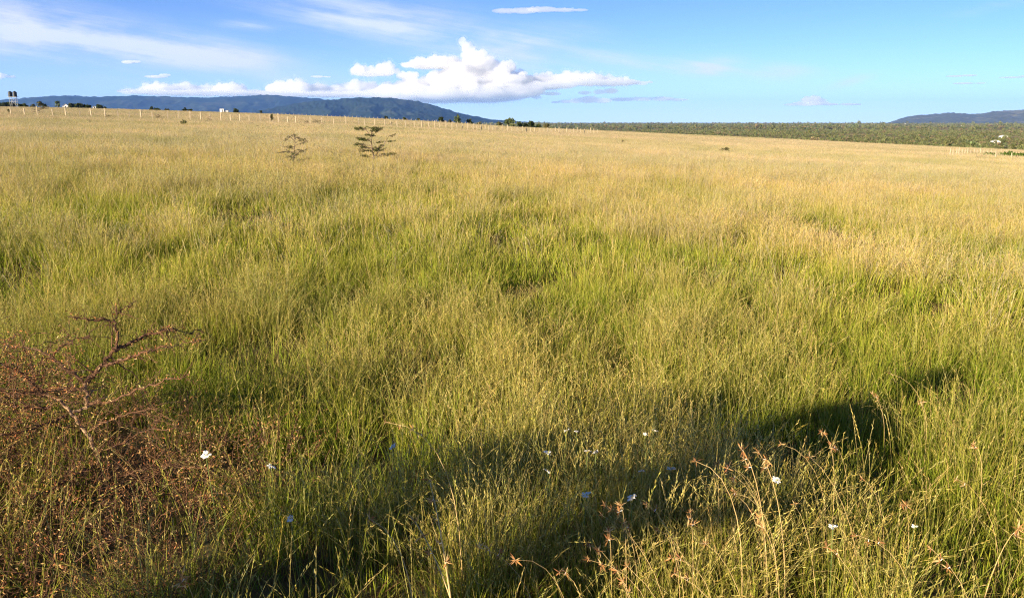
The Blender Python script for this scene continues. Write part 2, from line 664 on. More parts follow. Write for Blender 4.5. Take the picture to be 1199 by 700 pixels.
# near: fine single blades
T['n_green'] = add_tufts(8, n_green=40, n_yellow=11, n_straw=1, n_brown=6, radius=0.09)
T['n_mix'] = add_tufts(10, n_green=17, n_yellow=18, n_straw=6, n_brown=9, radius=0.09)
T['n_straw'] = add_tufts(12, n_green=7, n_yellow=16, n_straw=13, n_brown=13, radius=0.10)
T['n_dead'] = add_tufts(5, n_green=3, n_yellow=4, n_straw=5, n_brown=28, radius=0.11)
# middle distance
kw = dict(wide=1.9, seg=2, straw=STRAW_Y[:2] + STRAW[:1])
T['m_green'] = add_tufts(5, n_green=38, n_yellow=18, n_straw=1, n_brown=4, radius=0.15, **kw)
T['m_mix'] = add_tufts(6, n_green=18, n_yellow=26, n_straw=9, n_brown=7, radius=0.15, **kw)
T['m_straw'] = add_tufts(6, n_green=8, n_yellow=20, n_straw=19, n_brown=8, radius=0.16, **kw)
T['m_dead'] = add_tufts(3, n_green=6, n_yellow=6, n_straw=4, n_brown=24, radius=0.16, **kw)
# far
kw = dict(wide=2.6, seg=2, straw=STRAW_Y[:1] + STRAW[:2])
T['f_green'] = add_tufts(4, n_green=30, n_yellow=32, n_straw=12, n_brown=2, radius=0.28, **kw)
T['f_mix'] = add_tufts(5, n_green=12, n_yellow=26, n_straw=30, n_brown=4, radius=0.28, **kw)
T['f_straw'] = add_tufts(5, n_green=4, n_yellow=12, n_straw=48, n_brown=5, radius=0.30, **kw)
T['f_dead'] = add_tufts(3, n_green=6, n_yellow=6, n_straw=18, n_brown=28, radius=0.30, **kw)
# very far: wide patches
kw = dict(wide=5.5, seg=2, straw=STRAW)
T['d_green'] = add_tufts(3, n_green=26, n_yellow=40, n_straw=40, n_brown=4, radius=0.75, **kw)
T['d_mix'] = add_tufts(4, n_green=16, n_yellow=34, n_straw=70, n_brown=8, radius=0.75, **kw)
T['d_straw'] = add_tufts(4, n_green=7, n_yellow=17, n_straw=98, n_brown=10, radius=0.8, **kw)
T['d_dead'] = add_tufts(2, n_green=6, n_yellow=8, n_straw=44, n_brown=44, radius=0.8, **kw)

# where the dead bush lies there is less grass (ground x, y, radius)
LITTER = [(-1.98, 3.35, 0.66), (-1.52, 2.75, 0.52), (-1.25, 3.15, 0.42), (-2.15, 2.95, 0.4), (-1.45, 2.35, 0.36)]
GAPS = []     # bare dark hollows seen in the photograph: px, py, half width px, half height px
for px, py, hw, hh in [(345, 372, 26, 12), (500, 347, 22, 14), (585, 270, 22, 12), (735, 345, 22, 12), (150, 268, 40, 10), (20, 310, 28, 12),
                       (510, 211, 40, 4), (720, 405, 26, 22), (610, 322, 40, 14), (450, 480, 26, 18), (880, 345, 18, 14),
                       (990, 270, 60, 8), (420, 330, 26, 12), (1170, 610, 40, 20), (300, 245, 60, 8),
                       (240, 390, 24, 10), (330, 520, 20, 18), (1080, 360, 30, 12), (1150, 300, 40, 8), (650, 250, 50, 6), (1130, 420, 20, 14)]:
    p = ground_hit(px, py, 0.22)
    r = math.hypot(p[0], p[1])
    pe = ground_hit(px, py - hh, 0.22)
    GAPS.append((p[0], p[1], hw / F * r, max(0.12, math.hypot(*pe[:2]) - r)))


def gap_factor(x, y):
    f = np.ones_like(x)
    for gx, gy, gw, gl in GAPS:
        ux, uy = gx / math.hypot(gx, gy), gy / math.hypot(gx, gy)
        along, across = (x - gx) * ux + (y - gy) * uy, (x - gx) * uy - (y - gy) * ux
        q = (along / gl) ** 2 + (across / gw) ** 2 + 1.2 * (vnoise(x * 5, y * 5, 77) - 0.5)
        f = np.minimum(f, np.clip((q - 0.35) / 1.0, 0.0, 1))
    return f


def litter_factor(x, y):
    f = np.zeros_like(x)
    for lx, ly, lr in LITTER:
        q = np.hypot(x - lx, y - ly) / lr + 0.5 * (vnoise(x * 6, y * 6, 31) - 0.5)
        f = np.maximum(f, np.clip(1.6 - 1.4 * q, 0, 1))
    return f



def tuft_arrays(o):
    me = o.data
    v = np.empty(len(me.vertices) * 3, np.float32); me.vertices.foreach_get('co', v)
    c = np.empty(len(me.vertices) * 4, np.float32); me.color_attributes['Col'].data.foreach_get('color', c)
    lt = np.empty(len(me.polygons), np.int32); me.polygons.foreach_get('loop_total', lt)
    lv = np.empty(len(me.loops), np.int32); me.loops.foreach_get('vertex_index', lv)
    return v.reshape(-1, 3), c.reshape(-1, 4), lt, lv


def rot_mats(e):
    cx, cy_, cz = np.cos(e).T
    sx, sy, sz = np.sin(e).T
    M = np.empty((len(e), 3, 3))
    M[:, 0, 0] = cy_ * cz; M[:, 0, 1] = sx * sy * cz - cx * sz; M[:, 0, 2] = cx * sy * cz + sx * sz
    M[:, 1, 0] = cy_ * sz; M[:, 1, 1] = sx * sy * sz + cx * cz; M[:, 1, 2] = cx * sy * sz - sx * cz
    M[:, 2, 0] = -sy; M[:, 2, 1] = sx * cy_; M[:, 2, 2] = cx * cy_
    return M


def baked(name, pts, rot, scl, idx, coll, mat):
    """The same scatter written out as one plain mesh."""
    VS, CS, LT, LV, off = [], [], [], [], 0
    M = rot_mats(rot)
    objs = list(coll.objects)
    for k in np.unique(idx):
        sel = np.nonzero(idx == k)[0]
        v, c, lt, lv = tuft_arrays(objs[k])
        p = v[None] * scl[sel][:, None, :]
        p = np.einsum('nij,nvj->nvi', M[sel], p) + pts[sel][:, None, :]
        n, nv = len(sel), len(v)
        VS.append(p.reshape(-1, 3).astype(np.float32))
        CS.append(np.tile(c, (n, 1)))
        LT.append(np.tile(lt, n))
        LV.append((lv[None] + (off + np.arange(n) * nv)[:, None]).ravel())
        off += n * nv
    V, C_, LT, LV = np.concatenate(VS), np.concatenate(CS), np.concatenate(LT), np.concatenate(LV)
    me = bpy.data.meshes.new(name)
    me.vertices.add(len(V)); me.vertices.foreach_set('co', V.ravel())
    me.loops.add(len(LV)); me.loops.foreach_set('vertex_index', LV.astype(np.int32))
    me.polygons.add(len(LT))
    me.polygons.foreach_set('loop_start', np.concatenate([[0], np.cumsum(LT)[:-1]]).astype(np.int32))
    me.update(calc_edges=False)
    me.color_attributes.new('Col', 'FLOAT_COLOR', 'POINT').data.foreach_set('color', C_.ravel())
    me.materials.append(mat)
    o = bpy.data.objects.new(name, me)
    COL.objects.link(o)
    print(name, 'baked faces', len(LT))
    return o


g_pts, g_rot, g_scl, g_idx = [], [], [], []


def band(r0, r1, dens, half_deg, pre, sc=1.0, hz=1.0, fin=0.0, fout=0.0):
    half = math.radians(half_deg)
    n = int(half * (r1 * r1 - r0 * r0) * dens)
    r = np.sqrt(RNG.uniform(r0 * r0, r1 * r1, n))
    a = RNG.uniform(-half, half, n)
    ok = r < crest_d(np.degrees(a)) + 45
    r, a = r[ok], a[ok]
    n = len(r)
    x, y = r * np.sin(a), r * np.cos(a)
    clump = fbm(x * 1.9, y * 1.9, 21, 3)                 # fine clumps
    wetness = 0.6 * fbm(x / 0.85, y / 0.85, 40, 4, 0.6) + 0.4 * fbm(x / 2.6, y / 2.6, 44, 3)               # green hollows
    wide = fbm(x / 16, y / 16, 55, 3)
    gap = gap_factor(x, y) if r0 < 60 else np.ones(n)
    lit = litter_factor(x, y) if r0 < 8 else np.zeros(n)
    keep = RNG.random(n) < np.clip(0.60 + 3.0 * (clump - 0.45), 0.15, 1) * (0.16 + 0.84 * gap) * (1 - 0.88 * lit) * (np.clip((r - r0) / fin, 0, 1) if fin else 1) * (np.clip((r1 - r) / fout, 0, 1) if fout else 1)
    x, y, clump, wetness, wide, gap, lit, r = (q[keep] for q in (x, y, clump, wetness, wide, gap, lit, r))
    n = len(x)
    # the field is greener near the camera and to the left, straw coloured farther out
    dry = 0.32 + 2.4 * (0.5 - wetness) + 0.7 * (wide - 0.5) + 0.62 * np.clip((np.log10(np.maximum(r, 1)) - 0.9) / 0.85, 0, 1)
    leftness = np.clip(-x / (0.5 * r + 0.5), -1, 1) * np.clip(1 - (r - 12) / 14, 0, 1)
    dry = dry - 0.07 * leftness + RNG.normal(0, 0.17, n)
    kind = np.where(dry < 0.34, 0, np.where(dry < 0.68, 1, 2))
    dead = RNG.random(n) < np.clip(0.08 + 0.5 * (0.5 - gap) + 0.25 * (clump < 0.38), 0, 0.6)
    kind = np.where(dead, 3, kind)
    idx = np.zeros(n, int)
    for k, nm in enumerate(('green', 'mix', 'straw', 'dead')):
        sel = kind == k
        idx[sel] = T[pre + '_' + nm][RNG.integers(0, len(T[pre + '_' + nm]), sel.sum())]
    height = sc * RNG.uniform(0.75, 1.2, n) * (0.88 + 0.26 * clump) * (0.55 + 0.45 * gap) * hz * np.clip(0.62 + 0.16 * r, 0, 1)
    rot = np.stack([RNG.normal(0, 0.11, n), RNG.normal(0, 0.11, n), RNG.uniform(0, 2 * PI, n)], 1)
    g_pts.append(np.stack([x, y, ground_z(x, y)], 1))
    g_rot.append(rot)
    spread = sc * RNG.uniform(0.85, 1.25, n)
    g_scl.append(np.stack([spread, spread, height], 1))
    g_idx.append(idx)


band(0.30, 9.0, 150, 180 * 0.32, 'n', 0.92, 0.70, 0, 2.6)
band(6.4, 36, 56, 44, 'm', 0.95, 0.72, 2.6, 18)
band(18, 110, 17, 41, 'f', 0.98, 0.72, 18, 50)
band(60, 300, 2.8, 40, 'd', 1.0, 0.66, 50, 0)
band(300, 570, 0.8, 40, 'd', 1.5, 0.42)
GL = 'knee high yellow green grass with straw seed stems covering the whole field'
tag(baked('grass', g_pts[0], g_rot[0], g_scl[0], g_idx[0], tuft_coll, GRASS), GL + ', near the camera', 'grass', kind='stuff')
grass = scatter_object('grass', *[np.concatenate(q[1:]) for q in (g_pts, g_rot, g_scl, g_idx)], tuft_coll)
tag(grass, GL + ', out to the ridge', 'grass', kind='stuff')
print('grass instances', sum(map(len, g_pts)))

# ------------------------------------------------------------------ hills
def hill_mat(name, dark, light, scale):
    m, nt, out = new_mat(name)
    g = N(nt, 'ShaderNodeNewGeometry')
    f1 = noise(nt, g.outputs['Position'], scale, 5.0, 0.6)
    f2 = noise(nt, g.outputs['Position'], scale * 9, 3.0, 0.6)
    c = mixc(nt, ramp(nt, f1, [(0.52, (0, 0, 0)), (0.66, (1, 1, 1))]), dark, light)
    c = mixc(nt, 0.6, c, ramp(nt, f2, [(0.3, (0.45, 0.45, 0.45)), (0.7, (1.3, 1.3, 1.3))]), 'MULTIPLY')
    b = N(nt, 'ShaderNodeBsdfDiffuse')
    nt.links.new(c, b.inputs[0])
    nt.links.new(b.outputs[0], out.inputs[0])
    return m


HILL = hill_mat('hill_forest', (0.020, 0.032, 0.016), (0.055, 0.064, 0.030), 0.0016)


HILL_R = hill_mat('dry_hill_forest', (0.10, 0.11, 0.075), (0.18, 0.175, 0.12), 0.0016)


def hill_range(prof, r0, r1, label, seed, mat=None, crest=0.62, gully=0.3, na=420, nd=90, fz=1.0):
    px = np.array([p for p, _ in prof], float)
    py = np.array([q for _, q in prof], float)
    xs = np.linspace(px[0], px[-1], na)
    ys = np.interp(xs, px, py)
    mb = MB()
    V = []
    rc = r0 + (r1 - r0) * crest
    for X_, Y_ in zip(xs, ys):
        d = ray(X_, Y_)
        el = d[2] / math.hypot(d[0], d[1])
        a = bearing(X_)
        H = max(el * rc + CAM_H - PLAIN, 0.0)
        rr = np.linspace(r0, r1, nd)
        s = (rr - r0) / (r1 - r0)
        up = np.clip(s / crest, 0, 1)
        base = np.where(s < crest, up ** 1.25, np.clip(1 - (s - crest) / (1 - crest), 0, 1) ** 0.8)
        u = a * rc / 900.0
        warp = (fbm(np.full(nd, u * 0.5), rr / 1700.0, seed, 3) - 0.5) * 2.2
        ridges = 1 - np.abs(2 * fbm(u * fz + warp, rr / 3600.0, seed + 7, 4) - 1)
        cut = gully * H * (1 - ridges) * 4 * base * (1 - base) + 0.35 * gully * H * (1 - ridges) * base * (s < crest)
        cut = np.where(np.abs(s - crest) < 0.02, 0, cut)
        tree = (vnoise(np.full(nd, a * rc / 60), rr / 60, seed + 3) - 0.5) * 16 + (vnoise(np.full(nd, a * rc / 25), rr / 90, seed + 4) - 0.5) * 10
        z = PLAIN - 8 + base * (H + 8) - cut + tree * np.clip(base * 3, 0, 1) * min(1, H / 60)
        V.append(np.stack([rr * math.sin(a), rr * math.cos(a), z], 1))
    V = np.array(V)
    F_ = []
    for i in range(na - 1):
        for k in range(nd - 1):
            q = i * nd + k
            F_.append((q, q + nd, q + nd + 1, q + 1))
    mb.add(V.reshape(-1, 3), F_)
    tag(mb.build('hills', mat or HILL, smooth=True), label, 'hills', kind='structure')


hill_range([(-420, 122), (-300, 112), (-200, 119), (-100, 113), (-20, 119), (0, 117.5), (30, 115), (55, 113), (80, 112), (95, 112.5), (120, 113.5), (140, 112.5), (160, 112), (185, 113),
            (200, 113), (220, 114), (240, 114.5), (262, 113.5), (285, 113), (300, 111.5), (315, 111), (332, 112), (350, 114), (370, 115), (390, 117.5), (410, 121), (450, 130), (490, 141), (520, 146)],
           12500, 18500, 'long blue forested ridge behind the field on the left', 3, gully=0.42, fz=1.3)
hill_range([(205, 146), (240, 141), (290, 133), (330, 125), (360, 119.5), (385, 117), (405, 115.5), (420, 114.5), (440, 114), (455, 115), (475, 116.5), (490, 119), (505, 122.5), (520, 127), (535, 131.5),
            (550, 135), (565, 138.5), (580, 140.8), (600, 142.2), (650, 144.5)],
           8200, 12800, 'rounded forested hill in front of the long ridge', 12, gully=0.36, fz=1.6)
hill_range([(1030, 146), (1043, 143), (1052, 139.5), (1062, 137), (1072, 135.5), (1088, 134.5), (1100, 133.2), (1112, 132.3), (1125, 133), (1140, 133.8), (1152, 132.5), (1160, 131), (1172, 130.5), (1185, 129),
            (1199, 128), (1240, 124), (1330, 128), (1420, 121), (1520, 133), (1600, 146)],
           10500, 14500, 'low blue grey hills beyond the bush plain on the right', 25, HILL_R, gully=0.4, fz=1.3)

# ------------------------------------------------------------------ leaves, crowns, bushes
LEAF = mat_leaf('shrub_leaves', 'Col', (0.8, 0.82, 0.8), (1.2, 1.2, 1.1), 0.9, 0.25)
BARK = mat_plain('bark', [(0.3, (0.09, 0.06, 0.04)), (0.7, (0.22, 0.16, 0.11))], 9.0, 0.9)
DARK_G = [(0.030, 0.042, 0.014), (0.044, 0.058, 0.020), (0.062, 0.074, 0.027)]
OLIVE = [(0.072, 0.080, 0.028), (0.105, 0.108, 0.040), (0.14, 0.125, 0.058)]
DRY_G = [(0.16, 0.125, 0.07), (0.20, 0.16, 0.09), (0.12, 0.10, 0.05)]
PALE_G = [(0.11, 0.135, 0.055), (0.15, 0.165, 0.075), (0.09, 0.115, 0.045)]


def leaves(mb, rng, centre, rad, n, size, cols):
    """N small leaf faces spread unevenly through an ellipsoid."""
    u = rng.normal(size=(n, 3))
    u /= np.linalg.norm(u, axis=1)[:, None]
    p = u * (rng.random(n) ** 0.45)[:, None] * np.asarray(rad) + np.asarray(centre)
    a = rng.normal(size=(n, 3)); a /= np.linalg.norm(a, axis=1)[:, None]
    b_ = np.cross(a, rng.normal(size=(n, 3))); b_ /= np.linalg.norm(b_, axis=1)[:, None] + 1e-9
    sz = size * rng.uniform(0.6, 1.4, n)[:, None]
    q = np.stack([p - a * sz, p + b_ * sz * 0.45, p + a * sz, p - b_ * sz * 0.45], 1)
    base = np.array(cols)[rng.integers(len(cols), size=n)] * rng.uniform(0.8, 1.25, (n, 1))
    mb.add(q.reshape(-1, 3), [(4 * i, 4 * i + 1, 4 * i + 2, 4 * i + 3) for i in range(n)], np.repeat(base, 4, 0))


def bush_crown(rng, w_, h_, cols, n=420, clumps=11, low=0.12, leaf=None):
    mb = MB()
    leaf = leaf or (0.075 if w_ > 1.2 else 0.038) * (w_ + h_)
    if w_ <= 1.2:
        n, clumps = int(n * 1.6), clumps + 8
    for _ in range(clumps):
        a, q = rng.uniform(0, 2 * PI), math.sqrt(rng.random())
        z = rng.uniform(low, 0.85)
        shrink = math.sqrt(max(0.12, 1 - (2 * abs(z - 0.42)) ** 2))
        cr = rng.uniform(0.16, 0.3) * w_
        leaves(mb, rng, (0.38 * w_ * q * shrink * math.cos(a), 0.38 * w_ * q * shrink * math.sin(a), z * h_), (cr, cr, cr * 0.7 * min(1.2, h_ / w_ + 0.2)),
               n // clumps, leaf, [cols[rng.integers(len(cols))]])
    return mb


def stems(rng, w_, h_, n=4, r=0.03):
    mb = MB()
    for k in range(n):
        a = 2 * PI * k / n + rng.uniform(-0.5, 0.5)
        e = np.array([0.3 * w_ * math.cos(a), 0.3 * w_ * math.sin(a), h_ * rng.uniform(0.55, 0.8)])
        mid = e * np.array([0.35, 0.35, 0.5])
        mb.tube([(0, 0, -0.15), mid, e], [r, r * 0.7, r * 0.3], 5)
    return mb


def make_bush(name, px, r, w_, h_, cols, label, group=None, seed=0, n=420, trunk=0.0, sink=0.0, cat='bush'):
    rng = np.random.default_rng(900 + seed)
    p = spot(px, r)
    o = empty(name, p - np.array([0, 0, sink]), 0, label, cat, group)
    cb = bush_crown(rng, w_, h_ * (1 - trunk), cols, n)
    c = cb.build('crown', LEAF, o)
    c.location = (0, 0, trunk * h_)
    stems(rng, w_, h_, 4, 0.02 * w_).build('trunk', BARK, o)
    return o


# px, width and height in photograph pixels above the ridge line, palette, label
RG = 'bushes and trees along the ridge'
ridge = [
    (2, 6, 4.5, 'bush', DARK_G, 'dark bush on the ridge at the left end, left of the water tanks'),
    (9, 8, 5.0, 'bush', DARK_G, 'dark bush on the ridge just left of the water tank stand'),
    (17, 7, 5.5, 'bush', DARK_G, 'dark bush directly below the two black water tanks'),
    (25, 6, 3.5, 'bush', DARK_G, 'low dark bush on the ridge just right of the water tank stand'),
    (32, 8, 4.0, 'bush', DARK_G, 'wide low dark bush on the ridge, second right of the water tanks'),
    (41, 5, 3.5, 'bush', OLIVE, 'small olive bush on the ridge left of the spiky topped bush'),
    (49.5, 7, 7.0, 'tree', OLIVE, 'spiky topped olive tree on the ridge left of the tiny white shed'),
    (54, 5, 5.0, 'bush', DARK_G, 'dark bush touching the left side of the tiny white shed'),
    (70, 6, 7.5, 'tree', PALE_G, 'pale thin crowned tree on the ridge between two white sheds'),
    (86, 8, 5.5, 'bush', DARK_G, 'dark bush touching the right side of the white gabled house'),
    (92.5, 8, 6.0, 'bush', DARK_G, 'middle bush of the dark clump right of the white gabled house'),
    (99, 8, 5.5, 'bush', DARK_G, 'third bush of the dark clump right of the white gabled house'),
    (105, 7, 4.5, 'bush', DARK_G, 'last and lowest bush of the dark clump right of the white gabled house'),
    (118.5, 7, 5.0, 'bush', DARK_G, 'rounded dark bush beside the small white hut on the ridge'),
    (124.5, 4, 2.6, 'bush', DARK_G, 'very small dark bush right of the rounded bush by the white hut'),
    (178, 5, 4.5, 'bush', DARK_G, 'lone dark round bush on the ridge with a flat bush on its right'),
    (185, 7, 2.4, 'bush', DARK_G, 'flat dark bush just right of the lone round bush on the ridge'),
    (197, 6, 2.0, 'bush', DARK_G, 'faint flat bush alone on the ridge left of the pair of dark bushes'),
    (218, 5, 4.0, 'bush', DARK_G, 'taller left bush of the close pair on the ridge left of the white building'),
    (223.5, 5, 3.2, 'bush', DARK_G, 'lower right bush of the close pair on the ridge left of the white building'),
    (277, 6, 5.0, 'bush', DARK_G, 'dark round bush on the ridge right of the white building'),
    (306, 4, 3.2, 'bush', DARK_G, 'tiny dark bush on the ridge left of the tall dark bush at the fence'),
    (452, 5, 4.0, 'bush', DARK_G, 'dark bush on the ridge under the rounded hill, just right of the larger sapling'),
    (474, 5, 3.2, 'bush', DARK_G, 'small low dark bush on the ridge under the middle of the rounded hill'),
    (490, 4, 3.0, 'bush', OLIVE, 'small olive bush on the ridge under the right slope of the hill'),
    (516, 9, 6.0, 'bush', DARK_G, 'large dark bush on the ridge left of the pale pointed tree'),
    (527, 5, 4.0, 'bush', DARK_G, 'dark bush between the large dark bush and the pale pointed tree'),
    (536, 8, 10.0, 'tree', PALE_G, 'pale green pointed tree on the ridge under the end of the hill'),
    (550, 8, 6.0, 'bush', DARK_G, 'dark bush on the ridge just right of the pale pointed tree'),
    (560, 6, 4.0, 'bush', OLIVE, 'low olive bush between the pale pointed tree and the broad pale tree'),
    (585, 8, 5.0, 'bush', OLIVE, 'olive bush touching the left side of the broad pale green tree'),
    (597, 15, 9.5, 'tree', PALE_G, 'broad pale green tree with a thin pointed top at the foot of the hill'),
    (609, 9, 6.5, 'bush', DARK_G, 'dark bush touching the right side of the broad pale green tree'),
    (616, 8, 6.0, 'bush', DARK_G, 'dark bush left of the tallest round bush near the end of the ridge'),
    (622.5, 9, 8.0, 'bush', DARK_G, 'tallest round dark bush near the end of the ridge'),
    (631, 8, 5.0, 'bush', DARK_G, 'first low dark bush right of the tallest round bush on the ridge'),
    (640, 9, 5.0, 'bush', OLIVE, 'second low olive bush right of the tallest round bush on the ridge'),
]
for i, (px, wp, hp, nm, cols, lab) in enumerate(ridge):
    D = float(crest_d(math.degrees(bearing(px))))
    r = D + (30 if px < 480 else 45) + 10 * (i % 3)
    cyl = float(np.interp(px, _px, _cy))
    top = at(px, cyl - hp, r / math.hypot(*ray(px, cyl - hp)[:2]))
    h_ = top[2] - spot(px, r)[2]
    w_ = wp / FH * r
    if nm == 'tree':
        rng = np.random.default_rng(700 + i)
        o = empty('tree', spot(px, r), 0, lab, 'tree', RG)
        cb = bush_crown(rng, w_, h_ * 0.75, cols, 380, 12, 0.1, 0.05 * (w_ + h_))
        for k in range(14):      # a thinner, pointed top
            t = k / 14
            leaves(cb, rng, (rng.normal(0, 0.12) * w_ * (1 - t), rng.normal(0, 0.12) * w_ * (1 - t), h_ * (0.5 + 0.3 * t)), (0.16 * w_ * (1.1 - t),) * 3, 22, 0.035 * (w_ + h_), cols)
        cb.build('crown', LEAF, o).location = (0, 0, 0.22 * h_)
        tb = stems(rng, w_, h_, 3, 0.018 * w_)
        tb.tube([(0, 0, -0.2), (0.05, 0, h_ * 0.5), (0, 0.05, h_ * 0.98)], [0.03 * w_, 0.02 * w_, 0.004 * w_], 6)
        tb.build('trunk', BARK, o)
    else:
        make_bush('bush', px, r, w_, h_, cols, lab, RG, i)

# ------------------------------------------------------------------ bush plain beyond the field
bush_coll = bpy.data.collections.new('plain_bushes')
for i in range(7):
    rng = np.random.default_rng(500 + i)
    cols = [OLIVE, OLIVE, PALE_G, [(0.12, 0.13, 0.05), (0.15, 0.155, 0.065)], DRY_G, OLIVE + PALE_G, OLIVE][i]
    cols = [tuple(1.35 * q for q in c) for c in cols]
    mb = bush_crown(rng, 3.6, [2.3, 2.6, 2.0, 3.4, 2.4, 2.2, 3.0][i], cols, 170, 8, 0.1, 0.34)
    mb.tube([(0, 0, -0.3), (0, 0.05, 0.9)], [0.12, 0.07], 5, (0.1, 0.08, 0.05))
    bush_coll.objects.link(bpy.data.objects.new(f'plain_bush.{i:03d}', mb.mesh('plain_bush', LEAF)))


def plain_points(r0, r1, dens, sc, lo, hi):
    n = int((hi - lo) / 2 * (r1 * r1 - r0 * r0) * dens)
    r = np.sqrt(RNG.uniform(r0 * r0, r1 * r1, n))
    a = RNG.uniform(lo, hi, n)
    x, y = r * np.sin(a), r * np.cos(a)
    f = fbm(x / 90, y / 90, 61, 4)
    keep = RNG.random(n) < np.clip(0.30 + 5.5 * (f - 0.46), 0.04, 1)
    x, y = x[keep], y[keep]
    n = len(x)
    z = ground_z(x, y)
    s = sc * np.exp(RNG.normal(0, 0.33, n))
    return (np.stack([x, y, z], 1), np.stack([0 * x, 0 * x, RNG.uniform(0, 6.28, n)], 1),
            np.stack([s, s, s * RNG.uniform(0.7, 1.3, n)], 1), RNG.integers(0, 7, n))


lo, hi = bearing(470), bearing(1290)
B = [plain_points(470, 2300, 1 / 46.0, 0.95, lo, hi), plain_points(2300, 9500, 1 / 560.0, 2.5, lo, hi)]
print('bushes', [len(q[0]) for q in B])
tag(scatter_object('bushland', *[np.concatenate([B[0][k], B[1][k]]) for k in range(4)], bush_coll),
    'dense dark green and olive bushland covering the far plain', 'bushland', kind='stuff')

# ------------------------------------------------------------------ scattered shrubs standing in the field


def flat_acacia(name, px, r, w_, h_, label, layers, seed, cat='shrub', group=None, bare=0.0, cols=None, lean=0.0, leafs=34, fork=None):
    """A young acacia: one or two thin stems and flat sprays of leaves held out in tiers."""
    rng = np.random.default_rng(seed)
    o = empty(name, spot(px, r), 0, label, cat, group)
    tb, lb = MB(), MB()
    cols = cols or OLIVE + DARK_G[1:]
    stem = [np.array([lean * w_ * t ** 1.5 + 0.04 * w_ * math.sin(5 * t + seed), 0.03 * w_ * math.cos(4 * t), -0.1 + (h_ * 0.97 + 0.1) * t]) for t in np.linspace(0, 1, 7)]
    tb.tube(stem, np.linspace(0.022, 0.006, 7) * h_, 6)
    if fork:
        x1, z0, z1 = fork
        b0 = stem[int(z0 * 6)]
        arm = [b0 + np.array([x1 * w_ * t, 0.05 * w_ * t, (z1 - z0) * h_ * t ** 1.3]) for t in np.linspace(0, 1, 6)]
        tb.tube(arm, np.linspace(0.014, 0.004, 6) * h_, 5)
        for k_ in range(9):
            q = arm[rng.integers(2, 6)]
            a2 = rng.uniform(0, 2 * PI)
            q2 = q + np.array([math.cos(a2), math.sin(a2) * 0.6, rng.uniform(-0.1, 0.35)]) * rng.uniform(0.1, 0.3) * w_
            tb.tube([q, (q + q2) / 2 + [0, 0, 0.015], q2], [0.005 * h_, 0.004 * h_, 0.002 * h_], 4)
            for m_ in (0.5, 0.75, 1.0):
                leaves(lb, rng, q + (q2 - q) * m_ + rng.normal(0, 0.02, 3), (0.06 * w_, 0.06 * w_, 0.022 * h_), int(leafs * 0.36), 0.010 * (w_ + h_) / 2 + 0.006, cols)
    layers = list(layers) + [(rng.uniform(0.25, 0.95), rng.uniform(0.12, 0.38), rng.uniform(0, 2 * PI), rng.uniform(0.6, 1.2)) for _ in range(len(layers) // 2)]
    for zf, reach, ang, dens in layers:
        zf = float(np.clip(zf + rng.normal(0, 0.03), 0.12, 0.99))
        ang = ang + rng.normal(0, 0.5)
        k = zf * 6
        i0 = min(int(k), 5)
        p0 = stem[i0] + (stem[i0 + 1] - stem[i0]) * (k - i0)
        d = np.array([math.cos(ang), math.sin(ang), 0])
        L_ = abs(reach) * w_ * rng.uniform(0.75, 1.15)
        e = p0 + d * L_ + np.array([0, 0, rng.uniform(-0.03, 0.17) * h_])
        mid = (p0 + e) / 2 + np.array([rng.normal(0, .02), rng.normal(0, .02), rng.normal(0.02, 0.04)]) * h_
        tb.tube([p0, mid, e], [0.010 * h_, 0.007 * h_, 0.003 * h_], 5)
        for s in range(15):
            t = rng.uniform(0.3, 1.05)
            q = (p0 + (mid - p0) * 2 * t if t < 0.5 else mid + (e - mid) * (2 * t - 1))
            a2 = ang + rng.normal(0, 0.9)
            q2 = q + np.array([math.cos(a2), math.sin(a2), rng.uniform(-0.22, 0.50)]) * 0.17 * w_
            tb.tube([q, (q + q2) / 2 + [0, 0, 0.01], q2], [0.004 * h_, 0.003 * h_, 0.0015 * h_], 4)
            if rng.random() > bare:
                leaves(lb, rng, (q + q2) / 2, (0.055 * w_, 0.055 * w_, 0.030 * h_), int(leafs * dens * 0.32), 0.010 * (w_ + h_) / 2 + 0.006, cols)
    tb.build('trunk', BARK, o)
    if lb.n:
        lb.build('foliage', LEAF, o)
    return o


def px_w(px, r, n):
    return n / FH * r


FEATHER = [(0.075, 0.095, 0.026), (0.10, 0.115, 0.035), (0.06, 0.078, 0.024), (0.12, 0.11, 0.05)]
flat_acacia('acacia_sapling', 341, 22.0, 0.62, 0.92, 'smaller acacia sapling with stacked flat branches, left of the larger one in mid field',
            [(0.97, .18, 0.4, .5), (0.86, .38, 3.4, 1), (0.84, .45, 0.2, 1.2), (0.76, .45, 0.5, 1.2), (0.72, .36, 3.0, 1), (0.64, .55, 3.3, .9), (0.6, .4, 0.1, .8), (0.52, .5, -0.3, 1.1),
             (0.47, .62, 3.1, 1.3), (0.45, .3, 1.6, 1), (0.40, .55, 3.6, 1), (0.36, .5, 0.3, 1), (0.30, .6, -0.1, 1.2), (0.27, .4, 2.9, .9)], 3, 'sapling', leafs=15, lean=0.1, cols=FEATHER)
flat_acacia('acacia_sapling', 437, 25.0, 1.12, 1.22, 'larger acacia sapling with wide flat leafy branches in mid field',
            [(0.98, .14, 0.2, 1.2), (0.90, .16, 2.6, 1), (0.80, .50, 3.25, 1.7), (0.76, .42, 2.9, 1.7), (0.70, .24, 3.6, 1.0), (0.58, .40, 3.2, .9), (0.46, .42, 3.4, .8),
             (0.38, .5, -0.2, .9), (0.30, .3, 3.1, .7), (0.27, .5, 0.2, .7)], 8, 'sapling', lean=-0.06, fork=(0.42, 0.34, 0.84), leafs=52, cols=FEATHER)

